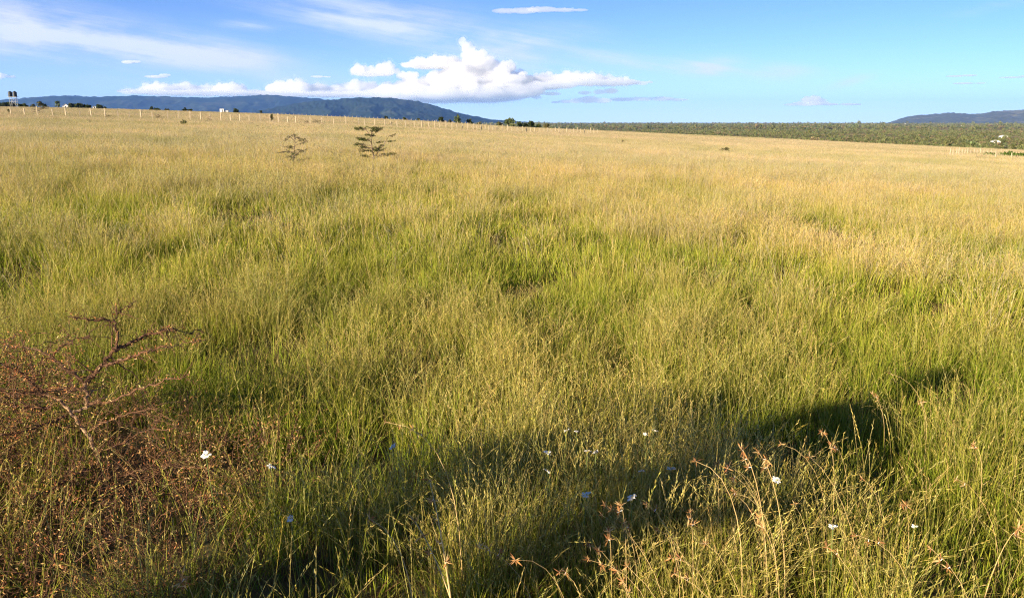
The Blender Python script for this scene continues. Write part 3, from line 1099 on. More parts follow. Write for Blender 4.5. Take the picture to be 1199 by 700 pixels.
make_bush('bush', 850, 58.0, 0.80, 0.70, DARK_G + DRY_G, 'lone small dark bush in the straw coloured field right of centre', seed=61, n=500)
make_bush('bush', 730, 66.0, 0.22, 0.72, OLIVE + DRY_G, 'tiny upright dark shrub alone in the field left of the lone dark bush', seed=62, n=160)
flat_acacia('bare_shrub', 1147, 80.0, 2.0, 0.95, 'bare forked shrub in front of the pale fence on the right', [(0.3, .5, 0.1, 1), (0.3, .45, 3.2, 1), (0.5, .5, -0.3, 1), (0.2, .4, 3.0, 1)], 5, 'shrub', bare=1.0)
FS = 'small shrubs scattered near the long fence'
for px, r, wp, hp, kind_, lab in [
        (12, 150, 4, 5.5, 'b', 'small round brown bush behind the fence at the left edge of the field'),
        (47, 128, 15, 8, 'a', 'twiggy flat topped shrub at the fence near the left end'),
        (187, 104, 9, 6.5, 'a', 'leaning twiggy shrub between posts of the long fence, left of the low dark bush'),
        (215, 72, 6.5, 7, 'b', 'low dark bush in the grass in front of the long fence below the ridge'),
        (244, 95, 8, 6.5, 'a', 'spreading leafy shrub just in front of the fence below the white building'),
        (318, 125, 5.0, 9, 'b', 'upright dark bush rising above the fence posts and the ridge line'),
        (301, 66, 5, 4, 'a', 'small olive seedling in the grass between fence and smaller sapling'),
        (372, 98, 11, 6, 'a', 'low wide twiggy shrub at the fence left of the larger sapling'),
        (359, 101, 7, 5, 'a', 'small bare looking shrub at the fence directly left of the wide twiggy one'),
        (458, 122, 3.2, 6, 'b', 'small upright dark bush behind the fence right of the larger sapling'),
        (479, 112, 5, 4, 'a', 'thin low shrub among the fence posts under the rounded hill'),
        (556, 120, 3.5, 3.6, 'b', 'tiny round bush beside a fence post right of the pale pointed tree'),
        (127, 108, 7, 4, 'a', 'flat reddish shrub behind the fence below the small white hut'),
        (66, 88, 6, 2.5, 'b', 'flat dark tussock bush in front of the fence near the twiggy flat topped shrub'),
        (599, 78, 4, 2.4, 'b', 'left one of two tiny dark bushes in the field below the broad pale tree'),
        (609, 78, 4, 2.4, 'b', 'right one of two tiny dark bushes in the field below the broad pale tree'),
        (564, 44, 4, 3, 'b', 'tiny olive bush in the grass below and left of the two tiny dark bushes'),
        (1020, 95, 5, 3, 'b', 'small dark bush low in the straw grass on the right half of the field'),
        (1073, 112, 5, 2.4, 'b', 'tiny dark bush in the straw grass left of the pale right hand fence')]:
    w_, h_ = px_w(px, r, wp), px_w(px, r, hp) + 0.22
    sd = int(px)
    if kind_ == 'b':
        make_bush('bush', px, r, w_, h_, OLIVE[:2] + DARK_G, lab, FS, sd, 260)
    else:
        rg = np.random.default_rng(sd)
        flat_acacia('twiggy_shrub', px, r, w_, h_, lab, [(rg.uniform(.35, .98), rg.uniform(.25, .55), rg.choice([0, PI]) + rg.normal(0, .5), .6) for _ in range(10)], sd, 'shrub', FS,
                    bare=0.35, lean=rg.uniform(-.2, .2), leafs=26)
# the dark green thicket at the right edge
rng = np.random.default_rng(77)
tp = spot(1192, 108)
o = empty('thicket', tp, 0, 'low dark green thicket at the right edge of the field behind the fence posts', 'thicket')
mb = MB()
for k in range(46):
    t = rng.random()
    leaves(mb, rng, (-3.6 + 9.5 * t, rng.normal(0, 0.8), 0.35 + 0.35 * rng.random() * min(1, 3 * t + 0.25)), (0.6, 0.5, 0.22), 60, 0.10, [(0.07, 0.12, 0.02), (0.09, 0.14, 0.03), (0.05, 0.09, 0.02)])
mb.build('foliage', LEAF, o)
for k in range(8):
    x_ = -3.4 + 9 * k / 7
    mb = MB()
    mb.tube([(x_, 0, -0.2), (x_ + 0.1, rng.normal(0, .3), 0.5)], [0.025, 0.01], 5)
    mb.build('stem', BARK, o)

# ------------------------------------------------------------------ fences
POST = mat_plain('post_concrete', [(0.3, (0.32, 0.26, 0.17)), (0.7, (0.48, 0.39, 0.26))], 7.0, 0.85, bump=0.1)
WIRE = mat_plain('fence_wire', [(0.3, (0.20, 0.19, 0.17)), (0.7, (0.33, 0.31, 0.28))], 30.0, 0.5)


def fence(name, pts, h_, wdt, label, seed, wires=3):
    rng = np.random.default_rng(seed)
    pts = [np.array(p) for p in pts]
    o = empty(name, pts[0], 0, label, 'fence')
    tops = []
    proto = None
    for p in pts:
        if proto is None:
            mb = MB()
            s, t = wdt / 2, wdt / 2 * 0.86
            v = [(-s, -s, -0.3), (s, -s, -0.3), (s, s, -0.3), (-s, s, -0.3), (-t, -t, h_ - 0.03), (t, -t, h_ - 0.03), (t, t, h_ - 0.03), (-t, t, h_ - 0.03),
                 (-t * .6, -t * .6, h_), (t * .6, -t * .6, h_), (t * .6, t * .6, h_), (-t * .6, t * .6, h_)]
            f = [(3, 2, 1, 0), (8, 9, 10, 11)] + [(a + k, a + (k + 1) % 4, a + 4 + (k + 1) % 4, a + 4 + k) for a in (0, 4) for k in range(4)]
            mb.add(v, f)
            c = proto = mb.build('post', POST, o)
        else:
            c = proto.copy()
            COL.objects.link(c)
            c.parent = o
        c.location = p - pts[0]
        c.rotation_euler = (rng.normal(0, 0.04), rng.normal(0, 0.04), rng.uniform(0, 0.6))
        c.scale = (1, 1, rng.uniform(0.78, 1.10))
    mb = MB()
    for k in range(wires):
        hz = h_ * (0.35 + 0.55 * k / max(1, wires - 1))
        mb.tube([p - pts[0] + np.array([0, -wdt * 0.55, hz]) for p in pts], 0.002, 3)
    mb.build('wire', WIRE, o)
    return o


near_px = [-26, -12, 0, 14, 30, 45, 63, 78, 94, 108, 124, 139, 152, 166, 179, 197, 210, 223, 235, 247, 259, 270, 281, 292, 305, 316, 326, 337, 346, 363, 377, 391, 405, 420, 427, 438, 451, 458, 465, 475,
           485, 494, 502, 509, 515, 522, 529, 535.5, 541, 547.5, 554, 558.5, 563.5, 568, 573, 577.5, 582, 588.5, 594.5, 599.5, 605.5, 611.5, 616.5, 621, 626.5, 632.5, 637, 641, 645.5, 650.5, 655, 659.5,
           664, 668, 672, 676, 680, 684, 688, 692, 696, 700]


def near_r(p):
    return float(np.interp(p, [-30, 0, 150, 300, 400, 500, 600, 700], [127, 122, 108, 101, 105, 116, 133, 152]))


fence('post_fence', [spot(p, near_r(p) + 0.6 * math.sin(p)) for p in near_px], 1.32, 0.125, 'long row of pale fence posts crossing the field below the ridge line', 1)
far_px = [320 + 4.9 * k for k in range(54)]
fence('post_fence', [spot(p, float(crest_d(math.degrees(bearing(p)))) - 12) for p in far_px], 1.15, 0.14, 'farther row of tiny pale posts along the ridge line under the hill', 2)
rp = [1117, 1120.5, 1124, 1127.5, 1131, 1134, 1137.5, 1141, 1145, 1149, 1153, 1157, 1161, 1166, 1171, 1177, 1183]
fence('post_fence', [spot(p, float(np.interp(p, [1117, 1161, 1183], [88, 125, 150]))) for p in rp], 1.0, 0.085, 'pale closely set fence posts beside the green thicket on the right', 3)
fence('post_fence', [spot(p, r) for p, r in ((1171.5, 86), (1190.5, 88), (1210, 90), (1230, 92))], 0.98, 0.075, 'short row of separate posts in front of the green thicket at the right edge', 4)

# ------------------------------------------------------------------ buildings and the water tanks
WHITE = mat_plain('white_render', [(0.3, (0.72, 0.70, 0.66)), (0.7, (0.82, 0.80, 0.76))], 1.2, 0.7)
ROOF = mat_plain('grey_sheet_roof', [(0.3, (0.30, 0.30, 0.31)), (0.7, (0.42, 0.42, 0.43))], 2.0, 0.5)
PALE_ROOF = mat_plain('pale_sheet_roof', [(0.3, (0.62, 0.60, 0.56)), (0.7, (0.78, 0.76, 0.71))], 2.0, 0.45)
DARK = mat_plain('dark_opening', [(0.3, (0.02, 0.02, 0.022)), (0.7, (0.05, 0.05, 0.055))], 3.0, 0.4)


def house(name, loc, w_, d_, h_, roof_h, rz, label, roof_mat, windows=2, group=None, wall_mat=WHITE):
    """Gabled house: walls up to the gables, an overhanging pitched roof, a door and windows; ridge along local Y."""
    o = empty(name, loc, rz, label, 'building', group)
    mb = MB()
    x, y = w_ / 2, d_ / 2
    v = [(-x, -y, -1.5), (x, -y, -1.5), (x, y, -1.5), (-x, y, -1.5), (-x, -y, h_), (x, -y, h_), (x, y, h_), (-x, y, h_), (0, -y, h_ + roof_h), (0, y, h_ + roof_h)]
    mb.add(v, [(3, 2, 1, 0), (0, 1, 5, 8, 4), (2, 3, 7, 9, 6), (1, 2, 6, 5), (3, 0, 4, 7), (4, 8, 9, 7), (5, 6, 9, 8)])
    mb.build('wall', wall_mat, o)
    mb = MB()
    t, ov = 0.09, 0.35
    k = roof_h / x
    for sx in (-1, 1):
        e = (sx * (x + ov), h_ - k * ov + 0.03)
        q = [(0, -y - ov, h_ + roof_h + 0.03), (e[0], -y - ov, e[1]), (e[0], y + ov, e[1]), (0, y + ov, h_ + roof_h + 0.03)]
        q2 = [(a, b_, c + t) for a, b_, c in q]
        mb.add(q + q2, [(0, 1, 2, 3), (7, 6, 5, 4), (0, 4, 5, 1), (1, 5, 6, 2), (2, 6, 7, 3), (3, 7, 4, 0)])
    mb.build('roof', roof_mat, o)
    mb = MB()
    mb.box((0, -y - 0.02, 1.0), (0.95, 0.05, 2.05))
    mb.build('door', DARK, o)
    for i in range(windows):
        mb = MB()
        mb.box(((i - (windows - 1) / 2) * w_ * 0.62, -y - 0.02, min(1.5, h_ * 0.6)), (w_ * 0.15, 0.05, 0.8))
        mb.build('window', DARK, o)
    return o


def on_ridge(px, extra):
    return spot(px, float(crest_d(math.degrees(bearing(px)))) + extra)


def seen_height(px, up_px, p):
    cyl = float(np.interp(px, _px, _cy))
    r = math.hypot(p[0], p[1])
    return at(px, cyl - up_px, r / math.hypot(*ray(px, cyl - up_px)[:2]))[2] - p[2]


p = on_ridge(80, 90); H_ = seen_height(80, 4.2, p)
house('house', p, 3.3, 4.6, H_ - 1.2, 1.2, 0.25, 'white gabled house on the ridge with dark bushes on its right', ROOF)
p = on_ridge(57, 80); H_ = seen_height(57, 2.2, p)
house('shed', p, 1.8, 2.2, H_ - 0.5, 0.5, -0.3, 'tiny white shed on the ridge right of the spiky topped tree', PALE_ROOF, 1)
p = on_ridge(113.2, 85); H_ = seen_height(113, 2.4, p)
house('hut', p, 1.9, 2.4, H_ - 0.5, 0.5, 0.2, 'small white hut on the ridge left of a rounded dark bush', PALE_ROOF, 1)
p = on_ridge(261.5, 75); H_ = seen_height(262, 3.6, p)
o = empty('building', p, 0.12, 'white flat topped building with a lower grey wing, alone on the ridge', 'building')
mb = MB(); mb.box((0, 0, H_ / 2 - 0.5), (2.3, 3.0, H_ + 1.0)); mb.build('wall', WHITE, o)
mb = MB(); mb.box((0, 0, H_ + 0.05), (2.5, 3.2, 0.10)); mb.build('roof', PALE_ROOF, o)
mb = MB(); mb.box((2.35, 0.3, (H_ - 0.75) / 2 - 0.5), (2.3, 2.4, H_ + 0.25)); wing = mb.build('wing', ROOF, o)
mb = MB(); mb.box((-0.5, -1.52, H_ - 0.55), (0.4, 0.05, 0.5)); mb.build('window', DARK, o)
mb = MB(); mb.box((0.5, -1.52, H_ - 1.0), (0.6, 0.05, 1.5)); mb.build('door', DARK, o)

# water tanks on a stand, two tanks, one thing each
p = on_ridge(19, -6)
r = math.hypot(p[0], p[1])
u = r / FH                                         # metres per photograph pixel there
top = at(19, 113.8, r / math.hypot(*ray(19, 113.8)[:2]))[2] - p[2]
o = empty('tank_stand', p, 0.0, 'pale steel stand carrying two black water tanks on the ridge', 'stand')
STEEL = mat_plain('pale_steel', [(0.3, (0.24, 0.24, 0.24)), (0.7, (0.33, 0.33, 0.33))], 2.0, 0.55)
hw = 4.6 * u
for sx in (-1, 1):
    for sy in (-1, 1):
        mb = MB(); mb.box((sx * hw * 0.62, sy * 0.8, top / 2 - 0.3), (0.11, 0.11, top + 0.4)); mb.build('leg', STEEL, o)
mb = MB(); mb.box((0, 0, top - 0.05), (2 * hw, 2.4, 0.14)); mb.build('platform', STEEL, o)
mb = MB()
for sy in (-1, 1):
    for z0, z1 in ((0.25, 0.95), (0.95, 0.25)):
        mb.tube([(-hw * 0.62, sy * 0.8, top * z0), (hw * 0.62, sy * 0.8, top * z1)], 0.05, 5)
    mb.tube([(-hw * 0.62, sy * 0.8, top * 0.55), (hw * 0.62, sy * 0.8, top * 0.55)], 0.05, 5)
mb.build('brace', STEEL, o)
BLACK = mat_plain('black_plastic', [(0.3, (0.012, 0.012, 0.013)), (0.7, (0.025, 0.025, 0.027))], 3.0, 0.45)
for sx, lab in ((-1, 'left one of two black water tanks on the pale stand'), (1, 'right one of two black water tanks on the pale stand')):
    R_, Hh = 1.85 * u, 5.4 * u
    t_ = empty('water_tank', p + np.array([sx * 2.25 * u, 0, top + 0.03]), 0, lab, 'water tank', 'black water tanks')
    prof = [(R_ * 0.94, 0)]
    for k in range(9):
        z0 = Hh * (0.03 + 0.085 * k)
        prof += [(R_, z0), (R_, z0 + Hh * 0.055), (R_ * 0.965, z0 + Hh * 0.065), (R_ * 0.965, z0 + Hh * 0.08)]
    prof += [(R_ * 0.97, Hh * 0.82), (R_ * 0.75, Hh * 0.92), (R_ * 0.36, Hh * 0.965)]
    mb = MB(); mb.lathe(prof, 24); mb.build('body', BLACK, t_)
    mb = MB(); mb.lathe([(R_ * 0.33, Hh * 0.966), (R_ * 0.33, Hh * 1.01), (R_ * 0.28, Hh * 1.03)], 20); mb.build('lid', BLACK, t_)

# far white buildings among the bushes on the plain
FB = 'far white buildings in the bushland'
for px, py, w_, d_, h_, rz, lab in [
        (1129, 148.2, 42, 12, 5.5, 0.05, 'long white roofed building far out in the bushland below the right hills'),
        (1137.5, 148.0, 30, 12, 5.5, 0.02, 'second white roofed building touching the long one below the right hills'),
        (1059, 144.2, 26, 14, 9, 0.1, 'white building on the skyline near the left foot of the right hills'),
        (1066.5, 144.2, 22, 12, 8, 0.1, 'smaller white building just right of the one at the foot of the right hills'),
        (1178, 161.5, 11, 7, 3.4, 0.2, 'pale roofed house among bushes near the right edge of the bushland'),
        (1168.5, 168.5, 8, 6, 3.2, -0.3, 'pale roofed house lower and nearer among bushes by the right fence')]:
    d = ray(px, py)
    r = (CAM_H - PLAIN) / (-d[2]) * math.hypot(d[0], d[1])
    r = min(r, 7000)
    p = spot(px, r)
    house('house', p, w_, d_, h_ * 0.75, h_ * 0.4, rz + PI / 2 * 0, lab, PALE_ROOF, 2, FB)

# ------------------------------------------------------------------ the dead thorn bush lying at the left
DEADWOOD = mat_plain('dead_wood', [(0.3, (0.05, 0.024, 0.011)), (0.6, (0.14, 0.062, 0.025)), (0.8, (0.26, 0.135, 0.06))], 14.0, 0.85)
PALEWOOD = mat_plain('bare_wood', [(0.3, (0.16, 0.09, 0.045)), (0.7, (0.34, 0.21, 0.11))], 30.0, 0.8, bump=0.2)
DRYLEAF = mat_leaf('dry_leaves', 'Col', (0.85, 0.8, 0.75), (1.15, 1.15, 1.15), 6.0, 0.25)
rng = np.random.default_rng(5)
bg_p = ground_hit(112, 575)
d0 = bg_p[1] * CP - (bg_p[2] - CAM_H) * SP          # its depth along the view axis
dead = empty('dead_thorn_bush', bg_p, 0, 'dead brown thorn bush with bare forked branches lying in the grass at the left', 'dead bush')


def P3(px, py, dz):
    return at(px, py, d0 + dz) - bg_p


def smooth_path(pts, n=8, wob=0.004):
    pts = np.array(pts)
    t = np.linspace(0, len(pts) - 1, n)
    k = np.minimum(t.astype(int), len(pts) - 2)
    q = pts[k] + (pts[k + 1] - pts[k]) * (t - k)[:, None]
    q[1:-1] += rng.normal(0, wob, (n - 2, 3))
    return q


def thorns(mb, path, n, L_):
    for _ in range(n):
        t = rng.uniform(0, len(path) - 1.001)
        k = int(t)
        p = path[k] + (path[k + 1] - path[k]) * (t - k)
        d = rng.normal(size=3)
        d /= np.linalg.norm(d)
        mb.tube([p, p + d * L_ * rng.uniform(0.5, 1.3)], [0.0011, 0.0003], 3, cap=False)


BITS = []


def branch(px_pts, r0, r1, name='branch', mat=DEADWOOD, nth=26, twigs=5, tl=0.14):
    pts = [P3(*p) for p in px_pts]
    path = smooth_path(pts, 4 * len(pts))
    mb = MB()
    mb.tube(path, np.linspace(r0, r1, len(path)), 7)
    thorns(mb, path, nth, 0.026)
    for _ in range(int(2.2 * twigs)):
        k = rng.integers(1, len(path) - 1)
        p = path[k]
        d = (path[k + 1] - path[k - 1])
        d /= np.linalg.norm(d)
        d = d + rng.normal(0, 0.7, 3)
        d /= np.linalg.norm(d)
        L_ = 1.2 * tl * rng.uniform(0.3, 1.2)
        q = smooth_path([p, p + d * L_ * 0.5, p + d * L_ + [0, 0, rng.normal(0, 0.03)]], 6, 0.004)
        mb.tube(q, np.linspace(max(r1 * 0.7, 0.0016), 0.0008, 6), 4)
        thorns(mb, q, 7, 0.018)
    o = mb.build(name, mat, dead)
    if mat is DEADWOOD:
        k = rng.uniform(0.2, 1, int(nth * 2.4)) * (len(path) - 1.01)
        i = k.astype(int)
        BITS.append(path[i] + (path[i + 1] - path[i]) * (k - i)[:, None] + rng.normal(0, 0.012, (len(k), 3)))
    return o


branch([(117, 545, 0), (113, 528, 0), (104, 510, 0.02), (90, 490, 0.04), (76, 474, 0.05), (55, 462, 0.06)], 0.0085, 0.0065, 'trunk', PALEWOOD, 6, 0)
branch([(55, 462, 0.06), (40, 459, 0.06), (18, 462, 0.04), (-18, 455, 0.02)], 0.0065, 0.003, nth=30, twigs=9)
branch([(84, 483, 0.05), (100, 477, 0.08), (103, 466, 0.1), (99, 449, 0.1)], 0.007, 0.009, 'branch', PALEWOOD, 5, 1)
branch([(98, 451, 0.1), (108, 440, 0.1), (122, 426, 0.11), (130, 413, 0.12), (136, 407, 0.12)], 0.013, 0.006, nth=14, twigs=2)
branch([(136, 408, 0.12), (136, 390, 0.12), (135, 376, 0.12), (136, 358, 0.12)], 0.007, 0.003, nth=22, twigs=3, tl=0.1)
branch([(135, 376, 0.12), (115, 375, 0.08), (96, 373, 0.05), (78, 370, 0.02)], 0.005, 0.002, nth=24, twigs=3, tl=0.07)
branch([(136, 368, 0.12), (146, 360, 0.14), (160, 354, 0.16)], 0.003, 0.0014, nth=10, twigs=2, tl=0.06)
branch([(134, 411, 0.12), (150, 402, 0.16), (170, 393, 0.2), (190, 387, 0.22), (203, 384, 0.24)], 0.009, 0.004, nth=70, twigs=6, tl=0.07)
branch([(203, 384, 0.24), (220, 390, 0.3), (238, 384, 0.34)], 0.003, 0.0014, nth=14, twigs=3, tl=0.06)
branch([(121, 428, 0.11), (140, 423, 0.05), (160, 416, 0.0), (178, 409, -0.05), (193, 406, -0.08)], 0.007, 0.003, nth=56, twigs=5, tl=0.08)
branch([(193, 406, -0.08), (215, 402, -0.1), (240, 398, -0.12)], 0.0025, 0.0012, nth=12, twigs=3, tl=0.06)
branch([(104, 473, 0.08), (130, 470, 0.02), (155, 459, -0.05), (180, 449, -0.1), (200, 444, -0.14), (222, 439, -0.18)], 0.006, 0.002, nth=50, twigs=6, tl=0.09)
branch([(100, 456, 0.1), (80, 456, 0.16), (50, 455, 0.2), (38, 456, 0.22)], 0.007, 0.004, nth=26, twigs=6)
branch([(96, 445, 0.1), (80, 433, 0.16), (62, 420, 0.2), (44, 408, 0.25), (10, 405, 0.3), (-20, 400, 0.3)], 0.007, 0.002, nth=40, twigs=10)
branch([(60, 420, 0.2), (72, 405, 0.22), (88, 396, 0.24), (108, 394, 0.26)], 0.004, 0.0015, nth=20, twigs=5)
branch([(40, 458, 0.2), (38, 435, 0.22), (34, 415, 0.25)], 0.004, 0.002, nth=16, twigs=5)
branch([(50, 460, 0.1), (30, 440, 0.0), (8, 428, -0.08), (-20, 415, -0.12)], 0.006, 0.002, nth=30, twigs=10)
branch([(76, 487, 0.04), (55, 496, -0.05), (30, 505, -0.12), (2, 510, -0.16), (-24, 516, -0.2)], 0.006, 0.002, nth=40, twigs=7)
branch([(58, 476, 0.05), (30, 478, 0.02), (-5, 470, 0.0)], 0.007, 0.004, nth=30, twigs=8)
branch([(104, 505, 0.02), (130, 492, -0.02), (158, 482, -0.06), (185, 478, -0.1)], 0.004, 0.0015, nth=28, twigs=8)
branch([(112, 530, 0), (140, 520, -0.1), (170, 505, -0.15), (205, 500, -0.2)], 0.004, 0.0015, nth=28, twigs=8)
branch([(108, 545, -0.1), (85, 558, -0.25), (55, 575, -0.4), (15, 592, -0.5)], 0.005, 0.002, nth=34, twigs=8)
branch([(96, 556, -0.05), (94, 545, -0.04), (96, 532, -0.02)], 0.006, 0.003, 'branch', PALEWOOD, 2, 0)
branch([(118, 560, -0.1), (160, 552, -0.2), (200, 545, -0.25), (245, 548, -0.3)], 0.005, 0.002, nth=34, twigs=9)
branch([(110, 570, -0.1), (130, 600, -0.4), (150, 640, -0.7), (160, 690, -0.9)], 0.006, 0.002, nth=30, twigs=10)


def dry_col(n, red=0.5):
    a = np.array([(0.42, 0.22, 0.085), (0.52, 0.33, 0.14), (0.24, 0.12, 0.05), (0.58, 0.43, 0.22), (0.46, 0.17, 0.075)])
    p = np.array([0.3, 0.22, 0.22, 0.1, 0.16]) if red < 0.7 else np.array([0.3, 0.05, 0.2, 0.05, 0.4])
    return a[rng.choice(5, n, p=p)] * rng.uniform(0.75, 1.25, (n, 1))


def dry_faces(mb, p, size, red=0.5):
    n = len(p)
    a = rng.normal(size=(n, 3)); a /= np.linalg.norm(a, axis=1)[:, None]
    b_ = np.cross(a, rng.normal(size=(n, 3))); b_ /= np.linalg.norm(b_, axis=1)[:, None] + 1e-9
    sz = size * rng.uniform(0.5, 1.5, n)[:, None]
    q = np.stack([p - a * sz, p + b_ * sz * 0.3, p + a * sz, p - b_ * sz * 0.3], 1)
    mb.add(q.reshape(-1, 3), [(4 * i, 4 * i + 1, 4 * i + 2, 4 * i + 3) for i in range(n)], np.repeat(dry_col(n, red), 4, 0))


# twiggy red brown mass at the left end and the brushy mat at its foot: twigs carrying shrivelled leaves
def spray(mb, mt, p, d, L_, nl, red, size=0.006):
    q = smooth_path([p, p + d * L_ * 0.5 + [0, 0, 0.02], p + d * L_], 7, 0.006)
    mt.tube(q, np.linspace(0.0018, 0.0006, 7), 4)
    k = rng.uniform(0.5, 6 - 0.001, nl)
    i = k.astype(int)
    pts = q[i] + (q[np.minimum(i + 1, 6)] - q[i]) * (k - i)[:, None] + rng.normal(0, 0.012, (nl, 3))
    dry_faces(mb, pts, size, red)


lv, tw = MB(), MB()
for _ in range(260):
    px, py = rng.uniform(-40, 100), rng.normal(452, 30)
    p = P3(px, np.clip(py, 390, 500), rng.normal(0.05, 0.14))
    d = rng.normal(size=3) * [1, 0.8, 0.5]
    d /= np.linalg.norm(d)
    spray(lv, tw, p, d, rng.uniform(0.08, 0.24), 14, 0.9 if px < 45 else 0.5)
dry_faces(lv, np.concatenate(BITS), 0.0065, 0.6)
lv.build('dry_leaves', DRYLEAF, dead)
tw.build('twigs', DEADWOOD, dead)
lv, tw = MB(), MB()
for lx, ly, lr in LITTER:
    for _ in range(int(760 * lr * lr) + 70):
        a, q = rng.uniform(0, 2 * PI), math.sqrt(rng.random()) * lr * 1.06
        x, y = lx + q * math.cos(a), ly + q * math.sin(a)
        p = np.array([x, y, gz(x, y) + rng.uniform(0.0, 0.10) + 0.16 * rng.random() * (1 - q / (1.1 * lr))]) - bg_p
        d = np.array([rng.normal(), rng.normal(), abs(rng.normal(0, 0.8)) + 0.2])
        d /= np.linalg.norm(d)
        spray(lv, tw, p, d, rng.uniform(0.08, 0.30), 14, 0.4, 0.0058)
lv.build('dry_leaves', DRYLEAF, dead)
tw.build('twigs', DEADWOOD, dead)

# ------------------------------------------------------------------ wild flowers
PETAL = mat_plain('white_petals', [(0.3, (0.62, 0.59, 0.53)), (0.7, (0.78, 0.75, 0.69))], 40.0, 0.7)
STEMG = mat_plain('flower_stem', [(0.3, (0.10, 0.15, 0.03)), (0.7, (0.17, 0.21, 0.05))], 30.0, 0.8)
EYE = mat_plain('flower_centre', [(0.3, (0.45, 0.36, 0.10)), (0.7, (0.60, 0.48, 0.16))], 60.0, 0.8)


def flower_parts(seed, size):
    rg = np.random.default_rng(seed)
    mb = MB()
    for k in range(8):          # crumpled, overlapping petals in a loose double ring
        a = 2 * PI * k / 8 + rg.normal(0, 0.15)
        L_, W_ = size * rg.uniform(0.42, 0.62), size * rg.uniform(0.24, 0.34)
        tilt = rg.uniform(0.05, 0.75)
        d = np.array([math.cos(a) * math.cos(tilt), math.sin(a) * math.cos(tilt), math.sin(tilt)])
        s = np.array([-math.sin(a), math.cos(a), 0])
        up = np.cross(d, s) * -1
        rows = []
        for t, wf in ((0.0, 0.25), (0.4, 0.9), (0.75, 1.0), (1.0, 0.55)):
            c = d * L_ * t + np.array([0, 0, -0.25 * L_ * t * t])
            rows += [c - s * W_ * wf * 0.5 + up * rg.normal(0.08, 0.08) * L_, c + up * rg.normal(-0.05, 0.05) * L_, c + s * W_ * wf * 0.5 + up * rg.normal(0.08, 0.08) * L_]
        f = []
        for i in range(3):
            for j in range(2):
                f.append((3 * i + j, 3 * i + j + 1, 3 * i + j + 4, 3 * i + j + 3))
        mb.add(rows, f)
    return mb


flowers = [   # px, py, size in px, label
    (318, 546, 9, 'white flower alone in sunlit grass right of the dead thorn bush'),
    (641, 530, 8, 'upper white flower of the vertical pair left of the two touching white flowers'),
    (641, 551, 8, 'lower white flower of the vertical pair left of the two touching white flowers'),
    (688, 528, 7, 'left one of two touching white flowers at the shadow edge'),
    (698, 529, 8, 'right and larger one of two touching white flowers at the shadow edge'),
    (663, 504, 7, 'pale flower in lit grass above the two touching white flowers, left of its neighbour'),
    (675, 505, 5, 'small dim flower in lit grass above the two touching white flowers'),
    (687, 579, 11, 'largest white flower low in the dark shade below the touching pair'),
    (740, 582, 11, 'pale tattered flower in the shade right of the largest white flower'),
    (751, 551, 7, 'small bluish white flower left of the wide ragged one in the shade'),
    (786, 549, 12, 'wide ragged bluish white flower in the shade right of centre'),
    (767, 504, 6, 'white flower of the little pair in the dark gap right of centre'),
    (755, 508, 5, 'smaller left flower of the little pair in the dark gap right of centre'),
    (909, 562, 10, 'greyish white flower at the edge of the shadow on the right'),
    (975, 616, 10, 'creamy white flower in sunlit grass in the lower right'),
    (1071, 616, 7, 'small round white flower right of the creamy white flower in the lower right'),
    (460, 523, 9, 'dim grey white flower in a gap left of the shadow in the middle'),
    (340, 607, 8, 'pale flower in the dark shade below the lone sunlit white flower'),
    (241, 533, 10, 'grey white flower at the right end of the dead thorn bush litter')]
for i, (px, py, sp, lab) in enumerate(flowers):
    g0 = ground_hit(px, py, {0: 0.30, 17: 0.26}.get(i, 0.37))
    depth = g0[1] * CP - (g0[2] - CAM_H) * SP
    size = sp / F * depth * 1.12
    zg = gz(g0[0] + 0.03, g0[1])
    o = empty('wildflower', (g0[0], g0[1], zg), rng.uniform(0, 6), lab, 'flower', 'white wild flowers in the grass')
    hh = g0[2] - zg
    hd = flower_parts(i, size).build('petals', PETAL, o)
    hd.location = (0, 0, hh)
    hd.rotation_euler = (rng.normal(0.35, 0.3), rng.normal(0, 0.3), 0)
    mb = MB(); mb.lathe([(0.001, -0.1 * size), (size * 0.11, 0), (size * 0.09, 0.07 * size), (0.001, 0.1 * size)], 8)
    e = mb.build('flower_centre', EYE, o); e.location = (0, 0, hh + 0.02 * size)
    mb = MB(); mb.tube([(0.02, 0.01, -0.02), (0.012, 0.0, hh * 0.5), (0, 0, hh - 0.002)], [0.0018, 0.0015, 0.0011], 5)
    mb.build('stem', STEMG, o)

# ------------------------------------------------------------------ tall red oat grass stalks with rusty spikelets
STALK = mat_plain('oat_stalk', [(0.3, (0.42, 0.28, 0.11)), (0.7, (0.60, 0.42, 0.18))], 18.0, 0.7)
SPIKE = mat_leaf('oat_spikelets', 'Col', (0.85, 0.85, 0.85), (1.15, 1.12, 1.1), 20.0, 0.35)


def spikelet(mb, c, d, size, rg):
    """A fan of narrow pointed bracts with thin awns."""
    for _ in range(int(rg.integers(9, 14))):
        v = d * 0.55 + rg.normal(0, 0.62, 3)
        v /= np.linalg.norm(v)
        s = np.cross(v, rg.normal(size=3)); s /= np.linalg.norm(s) + 1e-9
        L_ = size * rg.uniform(0.55, 1.15)
        col = np.array([(0.46, 0.23, 0.085), (0.55, 0.32, 0.13), (0.34, 0.15, 0.065), (0.58, 0.41, 0.20)][rg.integers(4)])
        mb.add([c, c + v * L_ * 0.4 + s * L_ * 0.085, c + v * L_, c + v * L_ * 0.4 - s * L_ * 0.085], [(0, 1, 2, 3)], col)
    for _ in range(3):
        v = d * 0.5 + rg.normal(0, 0.6, 3); v /= np.linalg.norm(v)
        s = np.cross(v, [0.3, 0.2, 1]); s /= np.linalg.norm(s) + 1e-9
        mb.add([c - s * 0.0004, c + s * 0.0004, c + v * size * 1.5], [(0, 1, 2)], (0.45, 0.28, 0.13))


